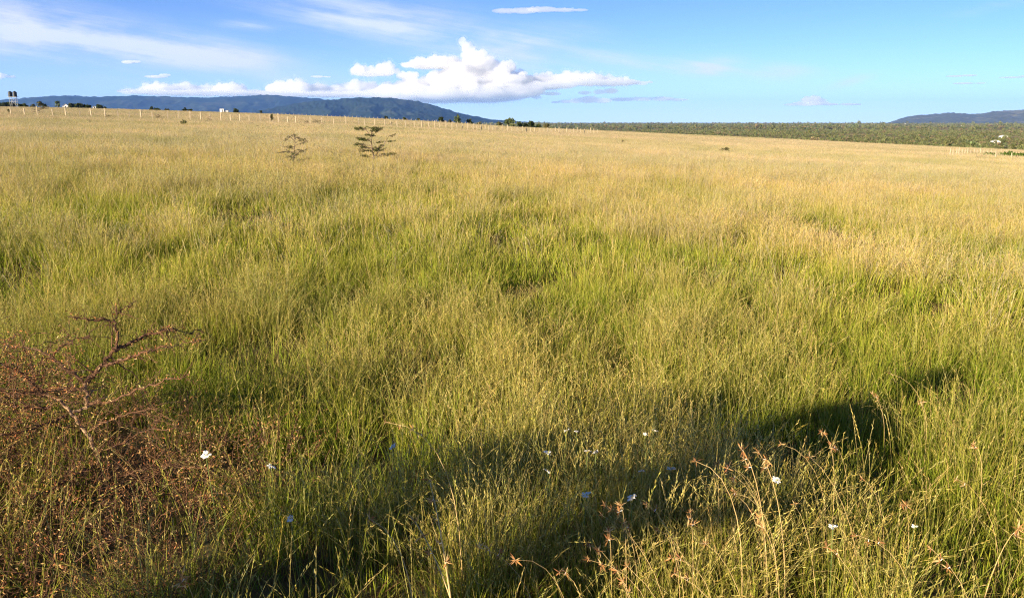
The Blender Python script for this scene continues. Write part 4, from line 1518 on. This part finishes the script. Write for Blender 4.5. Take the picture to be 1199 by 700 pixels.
def stalk(tip_px, tip_py, lift, heads, lean, label, group=None, r0=0.0028, size=0.030, seed=0, fall=0.35):
    """LIFT: how high the tip stands; HEADS: spikelet clusters down the stalk; LEAN: foot offset (x, y)."""
    rg = np.random.default_rng(3000 + seed)
    t0 = ground_hit(tip_px, tip_py, lift)
    fx, fy = t0[0] + lean[0], t0[1] + lean[1]
    foot = np.array([fx, fy, gz(fx, fy) - 0.02])
    o = empty('oat_grass_stalk', foot, 0, label, 'grass stalk', group)
    t = np.linspace(0, 1, 9)[:, None]
    d = t0 - foot
    path = d * np.array([1, 1, 1]) * t
    path[:, :2] = d[:2] * t ** (1.5 + fall)
    path[:, 2] = d[2] * (1 - (1 - t[:, 0]) ** (1 + fall))
    mb = MB(); mb.tube(path, np.linspace(r0, r0 * 0.4, 9), 5); mb.build('stem', STALK, o)
    for k in range(heads):
        u = 8 * (1 - 0.075 * k - 0.02 * rg.random() * (k > 0))
        i = min(int(u), 7)
        p = path[i] + (path[i + 1] - path[i]) * (u - i)
        dd = path[min(i + 1, 8)] - path[i]; dd = dd / (np.linalg.norm(dd) + 1e-9)
        side = rg.normal(0, 1, 3); side -= dd * side.dot(dd)
        p2 = p + side / np.linalg.norm(side) * size * (0.35 if k else 0.05)
        mb = MB()
        mb.tube([p, p2], [0.0009, 0.0006], 3)
        spikelet(mb, p2, dd * 0.6 + (p2 - p) / size * 0.8 + [0, 0, -0.2], size * rg.uniform(0.8, 1.2), rg)
        mb.build('spikelet', SPIKE, o)
    return o


OG = 'rusty oat grass stalks in the lower half of the field'
stalk(503, 562, 0.62, 5, (0.12, -0.42), 'tallest golden oat grass stalk with a row of rusty heads, bottom centre', OG, 0.0032, 0.026, 1)
stalk(486, 610, 0.52, 4, (0.20, -0.30), 'golden oat grass stalk leaning left of the tallest one, bottom centre', OG, 0.0030, 0.025, 2)
stalk(433, 607, 0.50, 1, (0.14, -0.12), 'drooping oat grass stalk with one rusty head left of the two golden stalks', OG, 0.0018, 0.026, 3, 1.1)
stalk(213, 674, 0.30, 3, (0.02, 0.05), 'short oat grass stalk with a fiery rusty head at the bottom left', OG, 0.0018, 0.034, 4)
stalk(870, 527, 0.60, 3, (0.10, -0.05), 'oat grass stalk with rusty heads above the shadow, left of its twin', OG, 0.002, 0.030, 5)
stalk(888, 529, 0.60, 3, (0.12, -0.02), 'oat grass stalk with rusty heads above the shadow, right of its twin', OG, 0.002, 0.030, 6)
stalk(815, 540, 0.56, 1, (0.16, -0.06), 'oat grass stalk with a single star shaped rusty head at the middle of the shadow', OG, 0.0018, 0.030, 7, 0.8)
stalk(452, 494, 0.62, 4, (0.24, -0.02), 'long pale arching grass stalk bending left above the shadow near the centre', OG, 0.0017, 0.018, 8, 0.9)
stalk(1192, 619, 0.45, 2, (-0.05, 0.05), 'oat grass stalk with orange heads at the right edge', OG, 0.002, 0.034, 9)
more = [(690, 637), (689, 655), (713, 622), (730, 612), (735, 663), (723, 668), (786, 653), (790, 671), (705, 603), (838, 545), (842, 541), (836, 556), (852, 548), (852, 576), (861, 577),
        (604, 655), (708, 590), (727, 592), (757, 590), (808, 600), (826, 636), (948, 535), (973, 520), (962, 505), (1010, 560), (1042, 437), (1022, 462), (1075, 470), (1003, 626),
        (1090, 642), (968, 640), (1140, 520), (1120, 560), (560, 640), (655, 670), (930, 590), (880, 600), (915, 520), (1056, 590), (770, 620)]
for i, (px, py) in enumerate(more):
    stalk(px, py, rng.uniform(0.36, 0.52), int(rng.integers(1, 4)), (rng.uniform(0.0, 0.22), rng.uniform(-0.2, 0.08)),
          'slim oat grass stalk with small rusty heads among the grass right of the golden stalks', OG + ' right of centre', 0.0011, 0.022, 40 + i, rng.uniform(0.3, 1.0))

# ------------------------------------------------------------------ two unseen people, added to cast the long shadow on the grass
SKIN = mat_plain('skin', [(0.3, (0.20, 0.105, 0.065)), (0.7, (0.26, 0.14, 0.09))], 6.0, 0.55)
SHIRT = mat_plain('shirt_cotton', [(0.3, (0.10, 0.14, 0.22)), (0.7, (0.14, 0.18, 0.27))], 40.0, 0.9)
TROUS = mat_plain('trouser_cotton', [(0.3, (0.10, 0.085, 0.06)), (0.7, (0.15, 0.125, 0.09))], 40.0, 0.9)
HAIR = mat_plain('dark_hair', [(0.3, (0.012, 0.01, 0.009)), (0.7, (0.03, 0.024, 0.02))], 60.0, 0.6)
SHOE = mat_plain('shoe_leather', [(0.3, (0.05, 0.032, 0.022)), (0.7, (0.08, 0.05, 0.034))], 20.0, 0.5)
PERSON_XY = (-1.60, 0.68)


def person(x, y, face_az, label, shirt, size):
    root = empty('person', (x, y, gz(x, y)), -face_az, label, 'person')
    root.scale = (size,) * 3
    V, E, R_, M_ = [], [], [], []

    def v(p, r):
        V.append(p); R_.append(r if np.ndim(r) else (r, r)); return len(V) - 1

    def chain(prev, items):
        for p, r in items:
            k = v(p, r)
            E.append((prev, k))
            prev = k
        return prev
    pel = v((0, 0, 0.95), (0.155, 0.115))
    neck = chain(pel, [((0, 0.01, 1.08), (0.140, 0.105)), ((0, 0.0, 1.25), (0.155, 0.115)), ((0, -0.01, 1.39), (0.145, 0.10)), ((0, -0.01, 1.48), (0.06, 0.058))])
    chain(neck, [((0, 0.005, 1.545), (0.062, 0.07)), ((0, 0.015, 1.60), (0.074, 0.09)), ((0, 0.01, 1.66), (0.078, 0.095)), ((0, 0.0, 1.715), (0.06, 0.075))])
    for s in (-1, 1):
        k = chain(3, [((s * 0.17, -0.01, 1.385), 0.062), ((s * 0.25, -0.03, 1.29), 0.053), ((s * 0.36, -0.07, 1.11), 0.043), ((s * 0.30, 0.03, 1.06), 0.040), ((s * 0.215, 0.11, 1.02), 0.029)])
        w_ = chain(k, [((s * 0.19, 0.135, 1.005), (0.034, 0.018))])
        for j, (dx, dz, L_) in enumerate(((-0.030, 0.018, .062), (-0.012, 0.01, .074), (0.006, 0.0, .070), (0.02, -0.012, .054))):
            f = v((s * (0.175), 0.15 + 0.004 * j, 1.0 + 0.020 * (1.5 - j)), 0.0105)
            E.append((w_, f))
            chain(f, [((s * (0.165 - L_ * 0.45), 0.162, 0.995 + 0.022 * (1.5 - j)), 0.009), ((s * (0.165 - L_), 0.150, 0.985 + 0.022 * (1.5 - j)), 0.008)])
        chain(w_, [((s * 0.205, 0.125, 1.045), 0.012), ((s * 0.20, 0.10, 1.075), 0.009)])
        chain(pel, [((s * 0.10, 0.0, 0.86), 0.092), ((s * 0.115, 0.01, 0.52), 0.062), ((s * 0.125, -0.01, 0.33), 0.056), ((s * 0.13, -0.01, 0.10), 0.040),
                    ((s * 0.135, 0.02, 0.05), 0.045), ((s * 0.145, 0.15, 0.035), (0.042, 0.030))])
    me = bpy.data.meshes.new('body')
    me.from_pydata(V, E, [])
    o = bpy.data.objects.new('body', me)
    COL.objects.link(o)
    o.parent = root
    sk = o.modifiers.new('skin', 'SKIN')
    for d, r in zip(me.skin_vertices[0].data if me.skin_vertices else [], R_):
        d.radius = r
    if not me.skin_vertices:
        bpy.context.view_layer.objects.active = o
        bm = bmesh.new(); bm.from_mesh(me)
        L_ = bm.verts.layers.skin.verify()
        for bv, r in zip(bm.verts, R_):
            bv[L_].radius = r
        bm.to_mesh(me); bm.free()
    bm = bmesh.new(); bm.from_mesh(me)
    L_ = bm.verts.layers.skin.verify()
    bm.verts.ensure_lookup_table()
    bm.verts[0][L_].use_root = True
    bm.to_mesh(me); bm.free()
    sk.use_smooth_shade = True
    ss = o.modifiers.new('smooth', 'SUBSURF')
    ss.levels = ss.render_levels = 2
    dg = bpy.context.evaluated_depsgraph_get()
    full = bpy.data.meshes.new_from_object(o.evaluated_get(dg))
    o.modifiers.clear()
    o.data = full
    full.materials.clear()
    for m_ in (SKIN, shirt, TROUS, SHOE):
        full.materials.append(m_)
    for p in full.polygons:
        c = p.center
        arm = abs(c.x) > 0.165 and c.z > 0.9
        low = c.z < 1.03 and not (abs(c.x) > 0.12 and c.y > 0.085) and not (abs(c.x) > 0.2)
        if c.z > 1.455:
            k = 0
        elif low:
            k = 3 if c.z < 0.085 else 2
        elif arm and (c.z < 1.14 and abs(c.x) > 0.19 or c.y > 0.085):
            k = 0
        elif c.z < 1.06 and c.y > 0.115:
            k = 0
        else:
            k = 1
        p.material_index = k
        p.use_smooth = True
    full.name = 'body'
    # face and hair
    mb = MB()
    prof = []
    for i in range(9):
        for j in range(18):
            th, ph = PI * 0.52 * i / 8, 2 * PI * j / 18
            rr = math.sin(th)
            bumpy = 1 + 0.03 * math.sin(9 * ph + 5 * th)
            prof.append((0.088 * rr * math.cos(ph) * bumpy, -0.008 + 0.106 * rr * math.sin(ph) * bumpy - 0.012, 1.672 + 0.092 * math.cos(th) * bumpy))
    f = [(i * 18 + j, (i + 1) * 18 + j, (i + 1) * 18 + (j + 1) % 18, i * 18 + (j + 1) % 18) for i in range(8) for j in range(18)]
    mb.add(prof, f)
    mb.build('hair', HAIR, root, True)
    for s in (-1, 1):
        mb = MB(); mb.lathe([(0.001, -0.011), (0.009, -0.006), (0.011, 0), (0.009, 0.006), (0.001, 0.011)], 10)
        e = mb.build('eye', HAIR, root, True); e.location = (s * 0.031, 0.093, 1.632)
    mb = MB(); mb.add([(-0.016, 0.098, 1.585), (0.016, 0.098, 1.585), (0, 0.126, 1.59), (0, 0.1, 1.635), (0, 0.1, 1.58)], [(0, 2, 3), (2, 1, 3), (0, 4, 2), (4, 1, 2)])
    mb.build('nose', SKIN, root)
    mb = MB(); mb.tube([(-0.024, 0.094, 1.562), (0, 0.104, 1.560), (0.024, 0.094, 1.562)], [0.003, 0.006, 0.003], 6)
    mb.build('mouth', TROUS, root)
    for s in (-1, 1):
        mb = MB(); mb.tube([(s * 0.080, 0.012, 1.60), (s * 0.088, 0.0, 1.625), (s * 0.084, 0.012, 1.65)], [0.006, 0.013, 0.007], 8)
        mb.build('ear', SKIN, root)
    return root


SHIRT2 = mat_plain('tan_shirt_cotton', [(0.3, (0.30, 0.25, 0.17)), (0.7, (0.38, 0.32, 0.22))], 40.0, 0.9)
person(*PERSON_XY, math.radians(46), 'unseen person in a blue shirt with hands on hips, added beside the camera to cast the shadow', SHIRT, 1.0)
person(-2.88, 0.32, math.radians(46), 'shorter unseen person in a tan shirt behind the one in blue, added to widen the shadow', SHIRT2, 0.95)

# ------------------------------------------------------------------ clouds
def cloud_mat(name, dens, albedo, aniso=0.35):
    m, nt, out = new_mat(name)
    v_ = N(nt, 'ShaderNodeVolumeScatter')
    v_.inputs['Color'].default_value = (*albedo, 1)
    v_.inputs['Density'].default_value = dens
    v_.inputs['Anisotropy'].default_value = aniso
    nt.links.new(v_.outputs[0], out.inputs['Volume'])
    m.cycles.homogeneous_volume = True
    return m


CL_D = 30000.0
U_ = CL_D / FH                    # metres per photograph pixel at the clouds
WHITE_CLOUD = cloud_mat('cumulus_vapour', 1 / 190.0, (0.74, 0.72, 0.70))
GREY_CLOUD = cloud_mat('shaded_streak_vapour', 1 / 70.0, (0.33, 0.335, 0.385))  # shade on the streak clouds put into a dark albedo
PINK_CLOUD = cloud_mat('pinkish_vapour', 1 / 150.0, (0.36, 0.315, 0.355))
BASE_CLOUD = cloud_mat('shaded_base_vapour', 1 / 100.0, (0.38, 0.378, 0.415))  # low albedo stands in for shade under the heaps
WISP = cloud_mat('cloud_wisps', 1 / 2200.0, (0.80, 0.79, 0.80))
tex3 = bpy.data.textures.new('cloud_rags', 'CLOUDS'); tex3.noise_scale = 3.5; tex3.noise_depth = 4
tex1 = bpy.data.textures.new('cloud_billows', 'CLOUDS'); tex1.noise_scale = 7.0; tex1.noise_depth = 3
tex2 = bpy.data.textures.new('cloud_wisps', 'CLOUDS'); tex2.noise_scale = 2.2; tex2.noise_depth = 3


def ico():
    bm = bmesh.new()
    bmesh.ops.create_icosphere(bm, subdivisions=3, radius=1.0)
    v = np.array([q.co[:] for q in bm.verts]); f = [tuple(w.index for w in q.verts) for q in bm.faces]
    bm.free()
    return v, f


ICO_V, ICO_F = ico()


def cloud(label, blobs, base_py=None, seed=0, kids=7, mat=None, flat=1.0, voxel=0.8, amp=(4.5, 1.7), dist=1.0, shade=None):
    """BLOBS: (px, py, half width, half height) in photograph pixels; each becomes a heap of billows, melted into one body."""
    rg = np.random.default_rng(8000 + seed)
    cx = np.mean([b_[0] for b_ in blobs]); cy_ = np.mean([b_[1] for b_ in blobs])
    depth = CL_D * dist / 1.0
    org = np.array([0, 0, CAM_H]) + ray(cx, cy_) * depth / CP
    mb = MB()

    def put(x, z, y, rx, rz, ry):
        v = ICO_V * np.array([rx, ry, rz]) + np.array([x, y, z])
        if base_py is not None:
            zb = -(base_py - cy_)
            v[:, 2] = np.where(v[:, 2] < zb, zb + 0.12 * (v[:, 2] - zb), v[:, 2])
        mb.add(v, ICO_F)
    for px, py, hw, hh in blobs:
        x, z = px - cx, -(py - cy_)
        y = rg.normal(0, 0.35) * min(hw, 25)
        ry = min(hw, max(hh * 2.2, 6)) * rg.uniform(0.8, 1.2)
        put(x, z, y, hw, hh, ry)
        for _ in range(kids):
            a, e = rg.uniform(0, 2 * PI), rg.uniform(-0.2, 1.3)
            k = rg.uniform(0.22, 0.45)
            r_ = min(hw, hh * 1.3) * k + 0.5
            put(x + hw * 0.9 * math.cos(a) * math.cos(e), z + hh * 0.9 * math.sin(e), y + ry * 0.9 * math.sin(a) * math.cos(e), r_ * 1.15, r_ * flat, r_ * 1.15)
    o = mb.build('cloud', mat or WHITE_CLOUD)
    o.location = org
    o.rotation_euler = (0, 0, -bearing(cx))
    o.scale = (U_ * dist,) * 3
    o.data.attributes.remove(o.data.attributes['Col']) if 'Col' in o.data.attributes else None
    rm = o.modifiers.new('melt', 'REMESH'); rm.mode = 'VOXEL'; rm.voxel_size = voxel
    for tex, am in ((tex1, amp[0]), (tex2, amp[1])):
        dm = o.modifiers.new('billow', 'DISPLACE')
        dm.texture = tex; dm.texture_coords = 'LOCAL'; dm.strength = am; dm.mid_level = 0.45
    if shade:                       # underside shade of the heap, painted as darker vapour lumps
        heap, n0 = MB(), len(shade)
        for px, py, hw, hh in shade:
            ry = 30 * rg.uniform(0.8, 1.2)
            heap.add(ICO_V * np.array([hw, ry, hh]) + np.array([px - cx, -24, -(py - cy_)]), ICO_F)
            for _ in range(6):
                a = rg.uniform(0, 2 * PI)
                k = rg.uniform(0.25, 0.5)
                heap.add(ICO_V * np.array([hw * k, hh * 1.6, hh * k * 1.3]) + np.array([px - cx + hw * 0.9 * math.cos(a), -24 - ry * 0.5 * abs(math.sin(a)), -(py - cy_) + rg.uniform(0, 1) * hh]), ICO_F)
        b2 = heap.build('base', BASE_CLOUD, o)
        rm = b2.modifiers.new('melt', 'REMESH'); rm.mode = 'VOXEL'; rm.voxel_size = voxel
        for tex, am in ((tex1, amp[0]), (tex2, amp[1])):
            dm = b2.modifiers.new('billow', 'DISPLACE')
            dm.texture = tex; dm.texture_coords = 'LOCAL'; dm.strength = am; dm.mid_level = 0.5
    if mat in (GREY_CLOUD, PINK_CLOUD):
        return tag(o, label, 'cloud')
    # a thin ragged outer layer, softer than the heap itself
    w_ = bpy.data.objects.new('wisps', o.data.copy())
    COL.objects.link(w_)
    w_.parent = o
    w_.data.materials.clear()
    w_.data.materials.append(WISP)
    rm = w_.modifiers.new('melt', 'REMESH'); rm.mode = 'VOXEL'; rm.voxel_size = voxel * 1.3
    for tex, am, mid in ((tex1, amp[0] * 2.6, 0.30), (tex3, amp[0] * 1.3, 0.45)):
        dm = w_.modifiers.new('ragged', 'DISPLACE')
        dm.texture = tex; dm.texture_coords = 'LOCAL'; dm.strength = am; dm.mid_level = mid
    return tag(o, label, 'cloud')


cloud('large white cumulus heap with a leaning tower and a flat grey base',
      [(455, 108, 24, 9), (480, 105, 24, 12), (505, 103, 24, 13), (525, 100, 26, 18), (548, 98, 26, 20), (572, 100, 26, 16), (596, 102, 26, 14), (615, 103, 26, 11), (500, 113, 60, 9), (560, 112, 62, 9),
       (552, 82, 20, 14), (568, 78, 14, 10), (551, 68, 11, 12), (545, 57, 6, 8), (540, 49, 4, 5.5), (562, 68, 8, 8), (577, 76, 10, 7), (594, 79, 12, 7), (605, 90, 14, 7), (533, 86, 12, 10),
       (640, 97, 26, 9), (665, 94, 26, 7.5), (690, 93, 26, 7), (715, 95, 24, 6), (738, 96, 16, 4.5)], 121, 1,
      shade=[(470, 113, 42, 5.5), (520, 111, 46, 8), (565, 109, 46, 10.5), (605, 108, 36, 9), (535, 99, 20, 6), (562, 96, 18, 6), (600, 95, 22, 7), (590, 84, 10, 5), (650, 101, 30, 4), (690, 98, 34, 3.6), (728, 98, 28, 3)])
cloud('low white cumulus bank with lumpy tops lying along the left ridge',
      [(190, 106, 22, 6), (215, 105, 20, 6.5), (245, 106, 22, 5), (270, 106, 20, 7), (230, 110, 70, 3.5), (330, 105, 20, 8), (350, 104, 18, 8), (372, 105, 18, 7), (398, 106, 18, 7), (418, 103, 16, 9),
       (438, 104, 18, 8), (380, 110, 70, 4), (305, 110, 30, 3.5), (160, 109, 16, 2.5)], 113.5, 2, shade=[(205, 110.5, 50, 2.4), (265, 110.5, 50, 2.6), (330, 111, 44, 2.6), (390, 111, 50, 3), (435, 110, 30, 3.2)])
cloud('flat grey topped cloud beside the tower of the large heap, on its left', [(495, 75, 18, 6), (515, 74, 20, 7.5), (532, 75, 14, 7), (478, 77, 8, 2.5)], 83, 3, shade=[(505, 79.5, 30, 2.8), (486, 78, 18, 2)])
cloud('small white double puffed cloud left of the large heap', [(420, 83, 11, 6), (432, 82, 8, 4), (452, 81, 12, 7.5), (440, 86, 22, 3.5), (464, 84, 7, 3)], 90.5, 4, shade=[(436, 88, 26, 2.2)])
cloud('small grey cloud between the double puff and the large heap', [(474, 89, 11, 4), (485, 88, 6, 3)], 93, 5, mat=GREY_CLOUD)
SG = dict(mat=GREY_CLOUD, kids=4, flat=0.6, voxel=0.5, amp=(1.3, 0.9))
cloud('grey lilac streak cloud lying under the right end of the large heap', [(676, 118, 10, 3), (690, 117, 14, 4.2), (706, 118, 12, 3.2), (662, 119, 9, 1.8), (650, 120, 6, 1.2)], None, 6, **SG)
cloud('long thin dark grey streak cloud right of the lilac one', [(728, 116.5, 18, 2.2), (750, 116, 20, 2.2), (775, 116, 16, 2.6), (795, 117, 14, 1.4)], None, 7, **SG)
cloud('small dark grey cloud just above the long thin streak', [(702, 108, 8, 2.8), (716, 107, 9, 3.2), (684, 109, 8, 2.2)], None, 8, **SG)
cloud('tiny dark cloud off the right tip of the large heap', [(752, 97.5, 7, 2.4), (760, 96.5, 5, 1.6)], None, 9, **SG)
cloud('small grey patch of cloud below the right part of the large heap', [(646, 110, 12, 2.0), (628, 114, 5, 2.2)], None, 10, **SG)
cloud('small pink topped cloud with a grey base alone on the right', [(946, 121.5, 20, 2.6), (958, 121, 14, 2.6), (928, 122.5, 12, 1.4), (972, 122.5, 10, 1.3)], None, 11, **SG)
cloud('pink white puff resting on the small grey cloud on the right', [(946, 117, 8, 3.4), (954, 116, 8, 3.2), (960, 118, 7, 2.6)], 121, 12, voxel=0.5, amp=(1.2, 0.8))
cloud('tiny thin grey streak right of the small pink topped cloud', [(994, 122.3, 11, 1.3), (1002, 122.6, 7, 0.9)], None, 13, **SG)
cloud('thin grey streak high in the right sky, upper of two', [(1120, 89.5, 12, 0.9), (1132, 89, 12, 0.9)], None, 14, **SG)
cloud('thin grey streak high in the right sky, lower of two', [(1130, 97.5, 14, 0.8), (1146, 97.8, 8, 0.6)], None, 15, **SG)
cloud('thin grey streak cut by the right edge of the sky', [(1185, 90.5, 14, 0.9), (1203, 89.5, 12, 1.1)], None, 16, **SG)
SG['mat'] = PINK_CLOUD
cloud('long flat pinkish grey cloud at the top of the sky', [(590, 12.5, 18, 3.0), (612, 12, 20, 3.6), (635, 12, 20, 3.2), (660, 12.2, 18, 2.4), (680, 12.5, 12, 1.4)], None, 17, **SG)
SG['mat'] = GREY_CLOUD
cloud('tiny white cloud low at the left edge of the sky', [(-2, 89, 8, 4), (4, 89, 5, 2.6), (11, 90, 6, 1.2)], None, 18, voxel=0.5, amp=(1.2, 0.8))
cloud('tiny grey cloud floating in the left sky', [(150, 73, 8, 1.8), (158, 72.5, 6, 1.6)], None, 19, **SG)
cloud('faint grey flat cloud above the left ridge', [(183, 90, 14, 1.6), (193, 88, 7, 1.4)], None, 20, **SG)
cloud('small faint grey streak left of the double puffed cloud', [(372, 90, 9, 1.2), (382, 90, 6, 0.9)], None, 21, **SG)

# ------------------------------------------------------------------ the air: even haze up to the farthest hills
m, nt, out = new_mat('air')
pv = N(nt, 'ShaderNodeVolumePrincipled')
pv.inputs['Color'].default_value = (0.17, 0.37, 0.95, 1)
pv.inputs['Density'].default_value = 3.0e-5
pv.inputs['Anisotropy'].default_value = 0.0
nt.links.new(pv.outputs[0], out.inputs['Volume'])
m.cycles.homogeneous_volume = True
mb = MB()
mb.box((0, 0, (-60 + 620) / 2), (46000, 46000, 680))
hz = mb.build('haze', m)
tag(hz, 'pale blue haze of air over the whole land', 'haze', kind='stuff')

# ------------------------------------------------------------------ render settings
SC.render.engine = 'CYCLES'
cy = SC.cycles
cy.use_denoising = True
cy.denoiser = 'OPENIMAGEDENOISE'
cy.denoising_input_passes = 'RGB_ALBEDO_NORMAL'
cy.denoising_prefilter = 'NONE'
cy.use_adaptive_sampling = True
cy.adaptive_threshold = 0.02
cy.max_bounces = 8
cy.diffuse_bounces = 3
cy.glossy_bounces = 2
cy.transmission_bounces = 3
cy.volume_bounces = 6
cy.transparent_max_bounces = 24
cy.caustics_reflective = cy.caustics_refractive = False
cy.pixel_filter_type = 'BLACKMAN_HARRIS'
cy.filter_width = 1.15
SC.view_settings.view_transform = 'Standard'
SC.view_settings.look = 'None'
SC.view_settings.gamma = 1.0
SC.view_settings.use_curve_mapping = False
SC.view_settings.exposure = 1.6
